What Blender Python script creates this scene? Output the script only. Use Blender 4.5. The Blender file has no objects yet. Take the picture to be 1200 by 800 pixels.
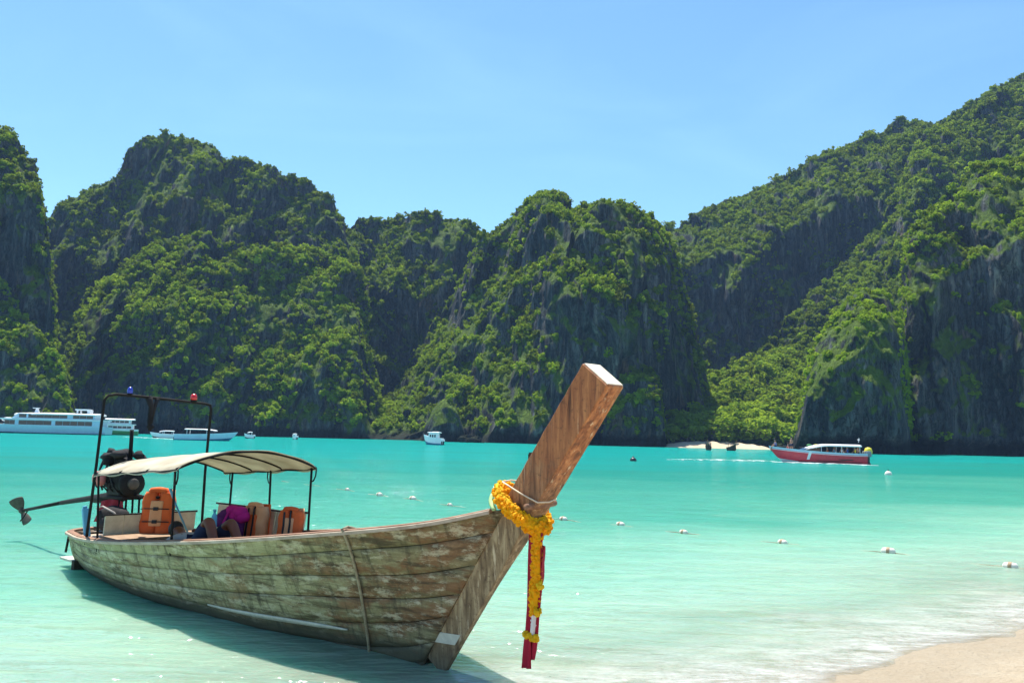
import bpy, bmesh, math, random
import numpy as np
from mathutils import Vector, Matrix, Euler

random.seed(7)
RNG = np.random.default_rng(11)
scene = bpy.context.scene
COL = scene.collection
R = math.radians

# ------------------------------------------------------------------ camera
F = 1000.0                      # focal length in pixels of a 1200 px wide frame
CAM_Z = 2.0
PITCH = math.atan(112.4 / F)
ROLL = math.atan(0.024)
cam_data = bpy.data.cameras.new("camera")
cam = bpy.data.objects.new("camera", cam_data)
COL.objects.link(cam)
cam_data.sensor_width = 36.0
cam_data.lens = 36.0 * F / 1200.0
cam_data.clip_start = 0.05
cam_data.clip_end = 20000
cam.location = (0, 0, CAM_Z)
CAM_ROT = (Matrix.Rotation(math.pi / 2 + PITCH, 3, 'X') @ Matrix.Rotation(ROLL, 3, 'Z'))
cam.rotation_euler = CAM_ROT.to_euler()
scene.camera = cam

# ------------------------------------------------------------------ world, sun, exposure
SUN_EL, SUN_AZ = R(68), R(-22)   # azimuth clockwise from +Y (the way the camera looks)
world = bpy.data.worlds.new("World")
scene.world = world
world.use_nodes = True
wn, wl = world.node_tree.nodes, world.node_tree.links
wn.clear()
sky = wn.new("ShaderNodeTexSky")
sky.sky_type = 'NISHITA'
sky.sun_disc = False
sky.sun_elevation = SUN_EL
sky.sun_rotation = SUN_AZ
sky.altitude = 0
sky.air_density = 1.0
sky.dust_density = 0.22
sky.ozone_density = 2.2
# faint high cirrus: noise on the sky direction, a little whiter than the sky
tc = wn.new("ShaderNodeTexCoord")
mp = wn.new("ShaderNodeMapping"); mp.inputs['Scale'].default_value = (1.6, 3.2, 6.0); mp.inputs['Rotation'].default_value = (0.2, 0.5, 0.6)
nz = wn.new("ShaderNodeTexNoise"); nz.inputs['Scale'].default_value = 1.6; nz.inputs['Detail'].default_value = 7; nz.inputs['Distortion'].default_value = 0.8
rp = wn.new("ShaderNodeMapRange"); rp.inputs['From Min'].default_value = 0.5; rp.inputs['From Max'].default_value = 0.85; rp.inputs['To Max'].default_value = 0.05
mixc = wn.new("ShaderNodeMix"); mixc.data_type = 'RGBA'
mixc.inputs[7].default_value = (9.5, 10.5, 11.5, 1)
tint = wn.new("ShaderNodeMix"); tint.data_type = 'RGBA'; tint.blend_type = 'MULTIPLY'; tint.inputs[0].default_value = 1.0; tint.inputs[7].default_value = (0.80, 1.06, 1.18, 1)
bg = wn.new("ShaderNodeBackground"); bg.inputs['Strength'].default_value = 0.090
wo = wn.new("ShaderNodeOutputWorld")
wl.new(tc.outputs['Generated'], mp.inputs[0]); wl.new(mp.outputs[0], nz.inputs['Vector']); wl.new(nz.outputs['Fac'], rp.inputs['Value'])
wl.new(rp.outputs[0], mixc.inputs[0]); wl.new(sky.outputs[0], mixc.inputs[6]); wl.new(mixc.outputs[2], tint.inputs[6]); wl.new(tint.outputs[2], bg.inputs[0]); wl.new(bg.outputs[0], wo.inputs[0])

sun_d = bpy.data.lights.new("sun", 'SUN')
sun_d.energy = 5.0
sun_d.angle = R(0.53)
sun_d.color = (1.0, 0.95, 0.86)
sun = bpy.data.objects.new("sun", sun_d)
COL.objects.link(sun)
SUN_DIR = Vector((math.sin(SUN_AZ) * math.cos(SUN_EL), math.cos(SUN_AZ) * math.cos(SUN_EL), math.sin(SUN_EL)))
sun.rotation_euler = SUN_DIR.to_track_quat('Z', 'Y').to_euler()
sun.location = (20, 20, 60)

scene.view_settings.view_transform = 'Standard'
scene.view_settings.look = 'None'
scene.view_settings.gamma = 1.0
scene.view_settings.exposure = 1.05
scene.render.engine = 'CYCLES'
scene.cycles.use_denoising = True
scene.cycles.max_bounces = 8
scene.cycles.transparent_max_bounces = 12
scene.cycles.volume_bounces = 0
scene.cycles.sample_clamp_indirect = 6

# ------------------------------------------------------------------ helpers: picture geometry to place
def ray(px, py):
    v = CAM_ROT @ Vector(((px - 600) / F, (400 - py) / F, -1.0))
    return v

def at(px, py, Y):
    """the point of that sight line lying Y metres ahead"""
    d = ray(px, py)
    return Vector((0, 0, CAM_Z)) + d * (Y / d.y)

def on_water(px, py, z=0.0):
    d = ray(px, py)
    return Vector((0, 0, CAM_Z)) + d * ((z - CAM_Z) / d.z)

# ------------------------------------------------------------------ helpers: vectorised noise
_perm = RNG.permutation(256)
_perm = np.concatenate([_perm, _perm, _perm])
_grad = RNG.normal(size=(256, 3)); _grad /= np.linalg.norm(_grad, axis=1)[:, None]

def pnoise(x, y, z):
    x, y, z = np.broadcast_arrays(np.asarray(x, float), np.asarray(y, float), np.asarray(z, float))
    xi, yi, zi = np.floor(x).astype(int), np.floor(y).astype(int), np.floor(z).astype(int)
    xf, yf, zf = x - xi, y - yi, z - zi
    u, v, w = [t * t * t * (t * (t * 6 - 15) + 10) for t in (xf, yf, zf)]
    res = 0
    for dx in (0, 1):
        for dy in (0, 1):
            for dz in (0, 1):
                h = _perm[(_perm[(_perm[(xi + dx) & 255] + yi + dy) & 255] + zi + dz) & 255]
                g = _grad[h]
                d = g[..., 0] * (xf - dx) + g[..., 1] * (yf - dy) + g[..., 2] * (zf - dz)
                res = res + d * (u if dx else 1 - u) * (v if dy else 1 - v) * (w if dz else 1 - w)
    return res * 1.6

def fbm(x, y, z, o=4):
    r, a = 0, 1.0
    for i in range(o):
        r = r + a * pnoise(x, y, z)
        x, y, z = np.asarray(x) * 2.03 + 7.1, np.asarray(y) * 2.03 + 3.7, np.asarray(z) * 2.03 + 1.3
        a *= 0.5
    return r

def sstep(a, b, x):
    t = np.clip((np.asarray(x, float) - a) / (b - a), 0, 1)
    return t * t * (3 - 2 * t)

def herm(xs, ys, x):
    """monotone-ish cubic through points (vectorised in x)"""
    xs, ys, x = np.asarray(xs, float), np.asarray(ys, float), np.asarray(x, float)
    h = np.diff(xs); d = np.diff(ys) / h
    m = np.zeros(len(xs)); m[0], m[-1] = d[0], d[-1]
    for i in range(1, len(xs) - 1):
        m[i] = 0 if d[i - 1] * d[i] <= 0 else 2 * d[i - 1] * d[i] / (d[i - 1] + d[i])
    i = np.clip(np.searchsorted(xs, x) - 1, 0, len(xs) - 2)
    t = (x - xs[i]) / h[i]
    return ((1 + 2 * t) * (1 - t) ** 2 * ys[i] + t * (1 - t) ** 2 * h[i] * m[i] + t * t * (3 - 2 * t) * ys[i + 1] + t * t * (t - 1) * h[i] * m[i + 1])

# ------------------------------------------------------------------ helpers: objects
def tag(o, label=None, cat=None, group=None, kind=None):
    if label: o["label"] = label
    if cat: o["category"] = cat
    if group: o["group"] = group
    if kind: o["kind"] = kind
    return o

def empty(name, loc=(0, 0, 0), rz=0.0, label=None, cat=None, group=None):
    o = bpy.data.objects.new(name, None)
    o.empty_display_size = 0.2
    COL.objects.link(o)
    o.location = loc
    o.rotation_euler = (0, 0, rz)
    return tag(o, label, cat, group)

def link(name, me, parent=None, loc=None, rot=None):
    o = bpy.data.objects.new(name, me)
    COL.objects.link(o)
    if parent: o.parent = parent
    if loc is not None: o.location = loc
    if rot is not None: o.rotation_euler = rot
    return o

def copy_tree(o, parent=None):
    c = o.copy(); COL.objects.link(c); c.parent = parent
    for ch in list(o.children):
        copy_tree(ch, c)
    return c

class MB:
    """collects shapes, builds ONE mesh object"""
    def __init__(s): s.v, s.f = [], []
    def add(s, vs, fs):
        n = len(s.v); s.v += [tuple(map(float, p)) for p in vs]; s.f += [tuple(i + n for i in f) for f in fs]; return s
    def box(s, c, size, rot=None, taper=1.0):
        hx, hy, hz = size[0] / 2, size[1] / 2, size[2] / 2
        M = rot if rot is not None else Matrix.Identity(3)
        vs = []
        for z, k in ((-hz, 1.0), (hz, taper)):
            for x, y in ((-hx, -hy), (hx, -hy), (hx, hy), (-hx, hy)):
                vs.append(Vector(c) + M @ Vector((x * k, y * k, z)))
        return s.add(vs, [(0, 3, 2, 1), (4, 5, 6, 7), (0, 1, 5, 4), (1, 2, 6, 5), (2, 3, 7, 6), (3, 0, 4, 7)])
    def tube(s, pts, rad, n=8, cap=True, flat=1.0):
        pts = [Vector(p) for p in pts]; m = len(pts)
        rad = [rad] * m if not hasattr(rad, '__len__') else list(rad)
        vs, fs = [], []
        up = Vector((0, 0, 1)); prev = None
        for i, p in enumerate(pts):
            t = (pts[min(i + 1, m - 1)] - pts[max(i - 1, 0)])
            t = t.normalized() if t.length > 1e-9 else Vector((0, 0, 1))
            if prev is None:
                a = up.cross(t)
                if a.length < 0.1: a = Vector((1, 0, 0)).cross(t)
            else:
                a = prev - t * prev.dot(t)
            a.normalize(); prev = a; b = t.cross(a)
            for k in range(n):
                th = 2 * math.pi * k / n
                vs.append(p + (a * math.cos(th) + b * math.sin(th) * flat) * rad[i])
        for i in range(m - 1):
            for k in range(n):
                k2 = (k + 1) % n
                fs.append((i * n + k, i * n + k2, (i + 1) * n + k2, (i + 1) * n + k))
        if cap:
            fs.append(tuple(range(n - 1, -1, -1))); fs.append(tuple((m - 1) * n + k for k in range(n)))
        return s.add(vs, fs)
    def lathe(s, prof, c=(0, 0, 0), n=16, rot=None):
        M = rot if rot is not None else Matrix.Identity(3)
        vs, fs = [], []
        for r, z in prof:
            for k in range(n):
                th = 2 * math.pi * k / n
                vs.append(Vector(c) + M @ Vector((r * math.cos(th), r * math.sin(th), z)))
        for i in range(len(prof) - 1):
            for k in range(n):
                k2 = (k + 1) % n
                fs.append((i * n + k, i * n + k2, (i + 1) * n + k2, (i + 1) * n + k))
        fs.append(tuple(range(n - 1, -1, -1))); fs.append(tuple((len(prof) - 1) * n + k for k in range(n)))
        return s.add(vs, fs)
    def ball(s, c, r, n=10, m=7, jit=0.0, rot=None):
        r = (r, r, r) if not hasattr(r, '__len__') else r
        M = rot if rot is not None else Matrix.Identity(3)
        vs, fs = [], []
        vs.append(Vector(c) + M @ Vector((0, 0, -r[2])))
        for i in range(1, m):
            ph = math.pi * i / m - math.pi / 2
            for k in range(n):
                th = 2 * math.pi * k / n
                j = 1 + random.uniform(-jit, jit)
                vs.append(Vector(c) + M @ Vector((r[0] * math.cos(ph) * math.cos(th) * j, r[1] * math.cos(ph) * math.sin(th) * j, r[2] * math.sin(ph) * j)))
        vs.append(Vector(c) + M @ Vector((0, 0, r[2])))
        for k in range(n): fs.append((0, 1 + (k + 1) % n, 1 + k))
        for i in range(m - 2):
            for k in range(n):
                k2 = (k + 1) % n
                fs.append((1 + i * n + k, 1 + i * n + k2, 1 + (i + 1) * n + k2, 1 + (i + 1) * n + k))
        last = len(vs) - 1
        for k in range(n): fs.append((last, 1 + (m - 2) * n + k, 1 + (m - 2) * n + (k + 1) % n))
        return s.add(vs, fs)
    def sheet(s, P, thick=None, flip=False):
        """P: array (a,b,3); optional thickness vector/array makes a closed slab"""
        P = np.asarray(P, float); a, b = P.shape[:2]
        q = [(i * b + j, i * b + j + 1, (i + 1) * b + j + 1, (i + 1) * b + j) for i in range(a - 1) for j in range(b - 1)]
        if thick is None:
            return s.add(P.reshape(-1, 3), [f[::-1] for f in q] if flip else q)
        B = P + np.asarray(thick, float)
        n = a * b
        fs = list(q) + [tuple(i + n for i in f[::-1]) for f in q]
        rim = [i * b for i in range(a)] + [(a - 1) * b + j for j in range(1, b)] + [i * b + b - 1 for i in range(a - 2, -1, -1)] + [j for j in range(b - 2, 0, -1)]
        for i in range(len(rim)):
            p, r2 = rim[i], rim[(i + 1) % len(rim)]
            fs.append((p, p + n, r2 + n, r2)[::-1])
        if flip: fs = [f[::-1] for f in fs]
        return s.add(np.concatenate([P.reshape(-1, 3), B.reshape(-1, 3)]), fs)
    def prism(s, outline, y0, y1, axis='y'):
        """outline of (x,z) extruded along y"""
        n = len(outline)
        vs = [(x, y0, z) for x, z in outline] + [(x, y1, z) for x, z in outline]
        fs = [tuple(range(n)), tuple(range(2 * n - 1, n - 1, -1))] + [(i, i + n, (i + 1) % n + n, (i + 1) % n)[::1] for i in range(n)]
        return s.add(vs, fs)
    def mesh(s, name, mat=None, smooth=False):
        me = bpy.data.meshes.new(name)
        me.from_pydata(s.v, [], s.f)
        bm = bmesh.new(); bm.from_mesh(me); bmesh.ops.recalc_face_normals(bm, faces=bm.faces); bm.to_mesh(me); bm.free()
        if mat: me.materials.append(mat)
        if smooth: me.polygons.foreach_set('use_smooth', [True] * len(me.polygons))
        me.update()
        return me
    def build(s, name, mat=None, parent=None, smooth=False, loc=None, rot=None):
        return link(name, s.mesh(name, mat, smooth), parent, loc, rot)

def bevel(o, w=0.01, seg=2):
    m = o.modifiers.new("bevel", 'BEVEL'); m.width = w; m.segments = seg; m.limit_method = 'ANGLE'; m.angle_limit = R(40)
    return o

def fast_mesh(name, V, Q, mat=None, smooth=True):
    V = np.asarray(V, np.float32); Q = np.asarray(Q, np.int32)
    me = bpy.data.meshes.new(name)
    me.vertices.add(len(V)); me.vertices.foreach_set('co', V.ravel())
    me.loops.add(Q.size); me.loops.foreach_set('vertex_index', Q.ravel())
    k = Q.shape[1]
    me.polygons.add(len(Q)); me.polygons.foreach_set('loop_start', np.arange(0, Q.size, k, dtype=np.int32))
    me.polygons.foreach_set('use_smooth', np.full(len(Q), smooth))
    me.update(calc_edges=True)
    if mat: me.materials.append(mat)
    return me

def grid_quads(a, b):
    i, j = np.meshgrid(np.arange(a - 1), np.arange(b - 1), indexing='ij')
    k = (i * b + j).ravel()
    return np.stack([k, k + 1, k + b + 1, k + b], 1)

# ------------------------------------------------------------------ helpers: materials
class NT:
    def __init__(s, name):
        s.m = bpy.data.materials.new(name); s.m.use_nodes = True
        s.n, s.l = s.m.node_tree.nodes, s.m.node_tree.links
        s.n.clear(); s.out = s.n.new("ShaderNodeOutputMaterial")
    def node(s, t, **kw):
        x = s.n.new(t)
        for k, v in kw.items(): setattr(x, k, v)
        return x
    def put(s, sock, v):
        if isinstance(v, bpy.types.NodeSocket): s.l.new(v, sock)
        elif hasattr(v, '__len__') and len(v) == 3 and sock.type == 'RGBA': sock.default_value = (*v, 1)
        else: sock.default_value = v
    def coord(s, which='Object', scale=(1, 1, 1), rot=(0, 0, 0)):
        tc = s.node("ShaderNodeTexCoord"); mp = s.node("ShaderNodeMapping")
        mp.inputs['Scale'].default_value = scale; mp.inputs['Rotation'].default_value = rot
        s.l.new(tc.outputs[which], mp.inputs[0]); return mp.outputs[0]
    def pos(s, scale=(1, 1, 1)):
        g = s.node("ShaderNodeNewGeometry"); mp = s.node("ShaderNodeMapping"); mp.inputs['Scale'].default_value = scale
        s.l.new(g.outputs['Position'], mp.inputs[0]); return mp.outputs[0]
    def noise(s, vec, scale=5, detail=5, rough=0.55, dist=0.0):
        x = s.node("ShaderNodeTexNoise"); s.put(x.inputs['Vector'], vec)
        x.inputs['Scale'].default_value = scale; x.inputs['Detail'].default_value = detail
        x.inputs['Roughness'].default_value = rough; x.inputs['Distortion'].default_value = dist
        return x.outputs['Fac']
    def rng(s, v, a, b, c=0.0, d=1.0):
        x = s.node("ShaderNodeMapRange"); s.put(x.inputs['Value'], v)
        for k, val in (('From Min', a), ('From Max', b), ('To Min', c), ('To Max', d)): x.inputs[k].default_value = val
        return x.outputs[0]
    def math(s, op, a, b=0.0, clamp=False):
        x = s.node("ShaderNodeMath", operation=op, use_clamp=clamp); s.put(x.inputs[0], a); s.put(x.inputs[1], b); return x.outputs[0]
    def mix(s, f, a, b, blend='MIX'):
        x = s.node("ShaderNodeMix", data_type='RGBA', blend_type=blend)
        s.put(x.inputs[0], f); s.put(x.inputs[6], a); s.put(x.inputs[7], b); return x.outputs[2]
    def ramp(s, v, stops):
        x = s.node("ShaderNodeValToRGB"); s.put(x.inputs[0], v)
        e = x.color_ramp.elements
        while len(e) < len(stops): e.new(0.5)
        for i, (p, c) in enumerate(stops):
            e[i].position = p; e[i].color = (*c, 1)
        return x.outputs[0]
    def bump(s, h, strength=0.3, dist=0.02, normal=None):
        x = s.node("ShaderNodeBump"); s.put(x.inputs['Height'], h)
        x.inputs['Strength'].default_value = strength; x.inputs['Distance'].default_value = dist
        if normal is not None: s.l.new(normal, x.inputs['Normal'])
        return x.outputs[0]
    def principled(s, col, rough=0.6, spec=0.4, metal=0.0, normal=None):
        b = s.node("ShaderNodeBsdfPrincipled")
        s.put(b.inputs['Base Color'], col); s.put(b.inputs['Roughness'], rough)
        b.inputs['Specular IOR Level'].default_value = spec; b.inputs['Metallic'].default_value = metal
        if normal is not None: s.l.new(normal, b.inputs['Normal'])
        return b.outputs[0]
    def done(s, sh): s.l.new(sh, s.out.inputs['Surface']); return s.m

def paint(name, col, rough=0.45, spec=0.4, metal=0.0, wear=0.25, scale=6.0, bump=0.05):
    t = NT(name); c = t.coord()
    n = t.noise(c, scale, 6, 0.6); n2 = t.noise(c, scale * 7, 4)
    col2 = tuple(v * (1 - wear) for v in col)
    cc = t.mix(t.rng(n, 0.35, 0.68), col, col2)
    cc = t.mix(t.rng(n2, 0.58, 0.75, 0, wear), cc, tuple(v * 0.45 for v in col))
    return t.done(t.principled(cc, t.rng(n2, 0.2, 0.8, rough - 0.1, rough + 0.15), spec, metal, t.bump(n2, bump, 0.01)))

def cloth(name, col, col2=None, scale=25.0, rough=0.85, transl=0.0):
    t = NT(name); c = t.coord()
    n = t.noise(c, scale * 0.3, 4); n2 = t.noise(c, scale * 6, 2)
    cc = t.mix(t.rng(n, 0.35, 0.65), col, col2 or tuple(v * 0.7 for v in col))
    nb = t.bump(n2, 0.3, 0.004, t.bump(n, 0.4, 0.02))
    sh = t.principled(cc, rough, 0.15, 0, nb)
    if transl:
        tr = t.node("ShaderNodeBsdfTranslucent"); t.put(tr.inputs[0], cc)
        mx = t.node("ShaderNodeMixShader"); mx.inputs[0].default_value = transl
        t.l.new(sh, mx.inputs[1]); t.l.new(tr.outputs[0], mx.inputs[2]); sh = mx.outputs[0]
    return t.done(sh)

M = {}
def mat_rock():
    t = NT("limestone")
    p = t.pos()
    n_big = t.noise(t.pos((0.02, 0.02, 0.012)), 1, 5)
    streak = t.noise(t.pos((0.28, 0.28, 0.022)), 1, 6, 0.6, 0.4)
    streak2 = t.noise(t.pos((0.9, 0.9, 0.06)), 1, 5, 0.6)
    fine = t.noise(p, 0.9, 8, 0.65)
    c = t.ramp(streak, [(0.30, (0.015, 0.019, 0.024)), (0.46, (0.045, 0.053, 0.06)), (0.58, (0.13, 0.137, 0.135)), (0.72, (0.30, 0.285, 0.245))])
    c = t.mix(t.rng(n_big, 0.4, 0.65, 0, 0.6), c, (0.04, 0.048, 0.054))
    c = t.mix(t.rng(streak2, 0.55, 0.75, 0, 0.5), c, (0.03, 0.035, 0.035))
    c = t.mix(t.rng(fine, 0.5, 0.75, 0, 0.3), c, (0.2, 0.19, 0.165))
    # plants and moss where the face is not too steep
    rust = t.noise(t.pos((0.11, 0.11, 0.05)), 1, 6, 0.7)
    c = t.mix(t.rng(rust, 0.56, 0.68, 0, 0.55), c, (0.26, 0.165, 0.085))
    crack = t.math('ABSOLUTE', t.math('SUBTRACT', t.noise(t.pos((0.55, 0.55, 0.10)), 1, 5, 0.7, 0.5), 0.5))
    c = t.mix(t.rng(crack, 0.0, 0.03, 0.85, 0), c, (0.008, 0.010, 0.012))
    g = t.node("ShaderNodeNewGeometry"); sep = t.node("ShaderNodeSeparateXYZ"); t.l.new(g.outputs['Normal'], sep.inputs[0])
    gn = t.noise(t.pos((0.06, 0.06, 0.035)), 1, 6, 0.65)
    m = t.math('ADD', t.rng(sep.outputs[2], 0.1, 0.75), t.rng(gn, 0.3, 0.7, -0.45, 0.45))
    green = t.mix(t.noise(p, 0.35, 6), (0.035, 0.07, 0.010), (0.13, 0.20, 0.02))
    c = t.mix(t.rng(m, 0.2, 0.6), c, green)
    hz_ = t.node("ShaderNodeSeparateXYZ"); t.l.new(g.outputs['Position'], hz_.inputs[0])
    tide_notch_shade = t.math('ADD', hz_.outputs[2], t.rng(gn, 0.3, 0.7, -1.6, 1.6))
    c = t.mix(t.rng(tide_notch_shade, 2.2, 4.2, 0.9, 0), c, (0.012, 0.013, 0.014))  # tidal stain; its darkness also paints the waterline undercut's shade into the rock
    nb = t.bump(streak, 1.0, 3.5); nb = t.bump(t.rng(crack, 0.0, 0.06), 0.8, 0.9, nb); nb = t.bump(fine, 0.8, 0.9, nb)
    return t.done(t.principled(c, 0.9, 0.15, 0, nb))

def mat_leaf(name, dark, light, trans=0.42):
    t = NT(name)
    oi = t.node("ShaderNodeObjectInfo")
    n = t.noise(t.pos((0.05, 0.05, 0.05)), 1, 3)
    f = t.math('ADD', t.math('MULTIPLY', oi.outputs['Random'], 0.65), t.rng(n, 0.3, 0.7, -0.15, 0.5), True)
    c = t.mix(f, dark, light)
    d = t.node("ShaderNodeBsdfDiffuse"); t.put(d.inputs[0], c)
    tr = t.node("ShaderNodeBsdfTranslucent"); t.put(tr.inputs[0], t.mix(0.5, c, (0.36, 0.46, 0.03)))
    mx = t.node("ShaderNodeMixShader"); mx.inputs[0].default_value = trans
    t.l.new(d.outputs[0], mx.inputs[1]); t.l.new(tr.outputs[0], mx.inputs[2])
    return t.done(mx.outputs[0])

def mat_sand():
    t = NT("sand")
    p = t.pos()
    n = t.noise(p, 0.9, 5); f = t.noise(p, 28, 6, 0.7); gr = t.noise(p, 160, 3)
    mid = t.noise(p, 5.0, 6, 0.7)
    c = t.mix(t.rng(n, 0.3, 0.7), (0.42, 0.335, 0.22), (0.52, 0.43, 0.30))
    c = t.mix(t.rng(mid, 0.45, 0.7, 0, 0.6), c, (0.54, 0.48, 0.36))
    c = t.mix(t.rng(f, 0.50, 0.66, 0, 0.6), c, (0.28, 0.21, 0.135))
    c = t.mix(t.rng(gr, 0.6, 0.8, 0, 0.5), c, (0.62, 0.56, 0.46))
    g = t.node("ShaderNodeNewGeometry"); s = t.node("ShaderNodeSeparateXYZ"); t.l.new(g.outputs['Position'], s.inputs[0])
    wet = t.math('MULTIPLY', t.rng(s.outputs[2], 0.05, 0.16, 1, 0), t.rng(s.outputs[2], -0.2, 0.0, 0, 1))
    c = t.mix(t.math('MULTIPLY', wet, 0.55), c, (0.30, 0.24, 0.16))
    return t.done(t.principled(c, t.rng(wet, 0, 1, 0.9, 0.45), 0.3, 0, t.bump(f, 0.8, 0.03, t.bump(mid, 0.8, 0.10))))

def mat_water():
    t = NT("sea_water")
    at_ = t.node("ShaderNodeAttribute", attribute_name="depth"); dep = at_.outputs['Fac']
    big = t.noise(t.pos((0.05, 0.13, 1)), 1, 4, 0.5)
    far = t.noise(t.pos((0.004, 0.02, 1)), 1, 4, 0.55)
    depv = t.math('MULTIPLY', dep, t.math('ADD', -0.25, t.math('MULTIPLY', t.math('ADD', t.math('MULTIPLY', big, 0.9), t.math('MULTIPLY', far, 1.1)), 1.25)))
    x = t.rng(depv, 0.0, 5.0)
    body = t.ramp(x, [(0.0, (0.40, 0.45, 0.34)), (0.03, (0.31, 0.45, 0.34)), (0.10, (0.165, 0.36, 0.26)), (0.18, (0.056, 0.255, 0.18)), (0.45, (0.016, 0.19, 0.145)), (0.8, (0.006, 0.225, 0.20))])
    op = t.math('SUBTRACT', 1.0, t.math('POWER', 2.71828, t.math('MULTIPLY', depv, -7.0)))
    # ripples
    w1 = t.noise(t.pos((0.9, 2.6, 1)), 1, 3, 0.5, 0.5)
    w2 = t.noise(t.pos((3.0, 8.0, 1)), 1, 3, 0.55, 0.4)
    w3 = t.noise(t.pos((0.10, 0.5, 1)), 1, 4, 0.6, 0.3)
    nb = t.bump(w3, 0.5, 0.55); nb = t.bump(w1, 0.9, 0.13, nb); nb = t.bump(w2, 0.9, 0.05, nb)
    # light scatters sideways inside the milky water
    dif = t.node("ShaderNodeSubsurfaceScattering", falloff='BURLEY'); t.put(dif.inputs['Color'], body); dif.inputs['Scale'].default_value = 0.8; dif.inputs['Radius'].default_value = (0.25, 1.0, 0.8); t.l.new(nb, dif.inputs['Normal'])
    trn = t.node("ShaderNodeBsdfTransparent"); t.put(trn.inputs[0], t.mix(t.rng(dep, 0.0, 0.16), (0.97, 0.98, 0.97), (0.62, 0.95, 0.84)))
    nd = t.bump(w1, 1.0, 0.22); nd = t.bump(w2, 1.0, 0.06, nd)
    top = t.node("ShaderNodeBsdfDiffuse"); t.put(top.inputs[0], body); t.l.new(nd, top.inputs['Normal'])
    m0 = t.node("ShaderNodeMixShader"); m0.inputs[0].default_value = 0.5; t.l.new(dif.outputs[0], m0.inputs[1]); t.l.new(top.outputs[0], m0.inputs[2])
    m1 = t.node("ShaderNodeMixShader"); t.put(m1.inputs[0], op); t.l.new(trn.outputs[0], m1.inputs[1]); t.l.new(m0.outputs[0], m1.inputs[2])
    # wash: thin broken foam in the shallowest water
    fn = t.noise(t.pos((1.2, 2.2, 1)), 1.4, 6, 0.65, 0.8); ff = t.noise(t.pos((1, 1, 1)), 14, 5, 0.7)
    foam = t.math('MULTIPLY', t.math('MULTIPLY', t.rng(dep, 0.0, 0.010, 0.0, 1.0), t.rng(dep, 0.03, 0.14, 1.0, 0.0)), t.rng(t.math('ADD', fn, t.math('MULTIPLY', ff, 0.5)), 0.50, 0.88, 0.0, 1.0))
    fd = t.node("ShaderNodeBsdfDiffuse"); t.put(fd.inputs[0], (0.60, 0.61, 0.57))
    m2 = t.node("ShaderNodeMixShader"); t.put(m2.inputs[0], t.math('MULTIPLY', foam, 0.55)); t.l.new(m1.outputs[0], m2.inputs[1]); t.l.new(fd.outputs[0], m2.inputs[2])
    fr = t.node("ShaderNodeFresnel"); fr.inputs['IOR'].default_value = 1.33; t.l.new(nb, fr.inputs['Normal'])
    gl = t.node("ShaderNodeBsdfGlossy"); gl.inputs['Roughness'].default_value = 0.06; t.l.new(nb, gl.inputs['Normal']); t.put(gl.inputs[0], (1, 1, 1))
    # a ruffled sea never reaches mirror reflectance at grazing angles
    m3 = t.node("ShaderNodeMixShader"); t.put(m3.inputs[0], t.math('MINIMUM', fr.outputs[0], 0.30)); t.l.new(m2.outputs[0], m3.inputs[1]); t.l.new(gl.outputs[0], m3.inputs[2])
    return t.done(m3.outputs[0])

def mat_hull():
    t = NT("weathered_hull_wood")
    c = t.coord()
    grain = t.noise(t.coord('Object', (1.2, 8, 22)), 2.2, 7, 0.62, 0.15)
    patch = t.noise(t.coord('Object', (0.9, 1.5, 2.4)), 2.0, 7, 0.68, 0.5)
    drip = t.noise(t.coord('Object', (9, 3, 1.1)), 1.3, 6, 0.65)
    fine = t.noise(c, 38, 6, 0.7)
    sep = t.node("ShaderNodeSeparateXYZ"); t.l.new(c, sep.inputs[0])
    base = t.ramp(grain, [(0.25, (0.09, 0.075, 0.035)), (0.45, (0.27, 0.235, 0.12)), (0.62, (0.44, 0.40, 0.23)), (0.8, (0.58, 0.54, 0.36))])
    green = t.mix(t.rng(t.noise(c, 1.1, 4), 0.35, 0.65), (0.23, 0.23, 0.10), (0.42, 0.39, 0.22))
    base = t.mix(0.55, base, green)
    brown = t.ramp(patch, [(0.3, (0.06, 0.038, 0.02)), (0.55, (0.21, 0.11, 0.05)), (0.8, (0.36, 0.24, 0.13))])
    bowf = t.rng(sep.outputs[0], -3.0, 0.2, 0.0, 0.85)
    mask = t.math('ADD', t.rng(patch, 0.44, 0.58, 0, 0.85), t.math('SUBTRACT', bowf, 0.38))
    base = t.mix(t.math('MULTIPLY', mask, 1.0, True), base, brown)
    rust = t.noise(t.coord('Object', (2.6, 2.6, 3.2)), 1.7, 5, 0.6)
    base = t.mix(t.rng(rust, 0.66, 0.75, 0, 0.85), base, (0.38, 0.15, 0.03))
    base = t.mix(t.rng(drip, 0.50, 0.66, 0, 0.75), base, (0.055, 0.048, 0.028))
    st2 = t.noise(t.coord('Object', (0.8, 3, 9)), 1.6, 7, 0.72, 0.15)
    base = t.mix(t.rng(st2, 0.50, 0.63, 0, 0.82), base, (0.05, 0.036, 0.02))
    base = t.mix(t.rng(fine, 0.55, 0.8, 0, 0.7), base, (0.07, 0.06, 0.04))
    base = t.mix(t.rng(t.noise(t.coord('Object', (1, 2, 3)), 3.2, 7, 0.75), 0.52, 0.62, 0, 0.6), base, (0.60, 0.55, 0.38))
    wl_ = t.math('ADD', sep.outputs[2], t.math('MULTIPLY', patch, 0.22))
    base = t.mix(t.rng(wl_, 0.20, 0.33, 0.9, 0), base, (0.07, 0.065, 0.042))
    h = t.math('ADD', t.math('MULTIPLY', grain, 0.7), t.math('MULTIPLY', fine, 0.5))
    return t.done(t.principled(base, 0.75, 0.25, 0, t.bump(h, 0.55, 0.015)))

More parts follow.
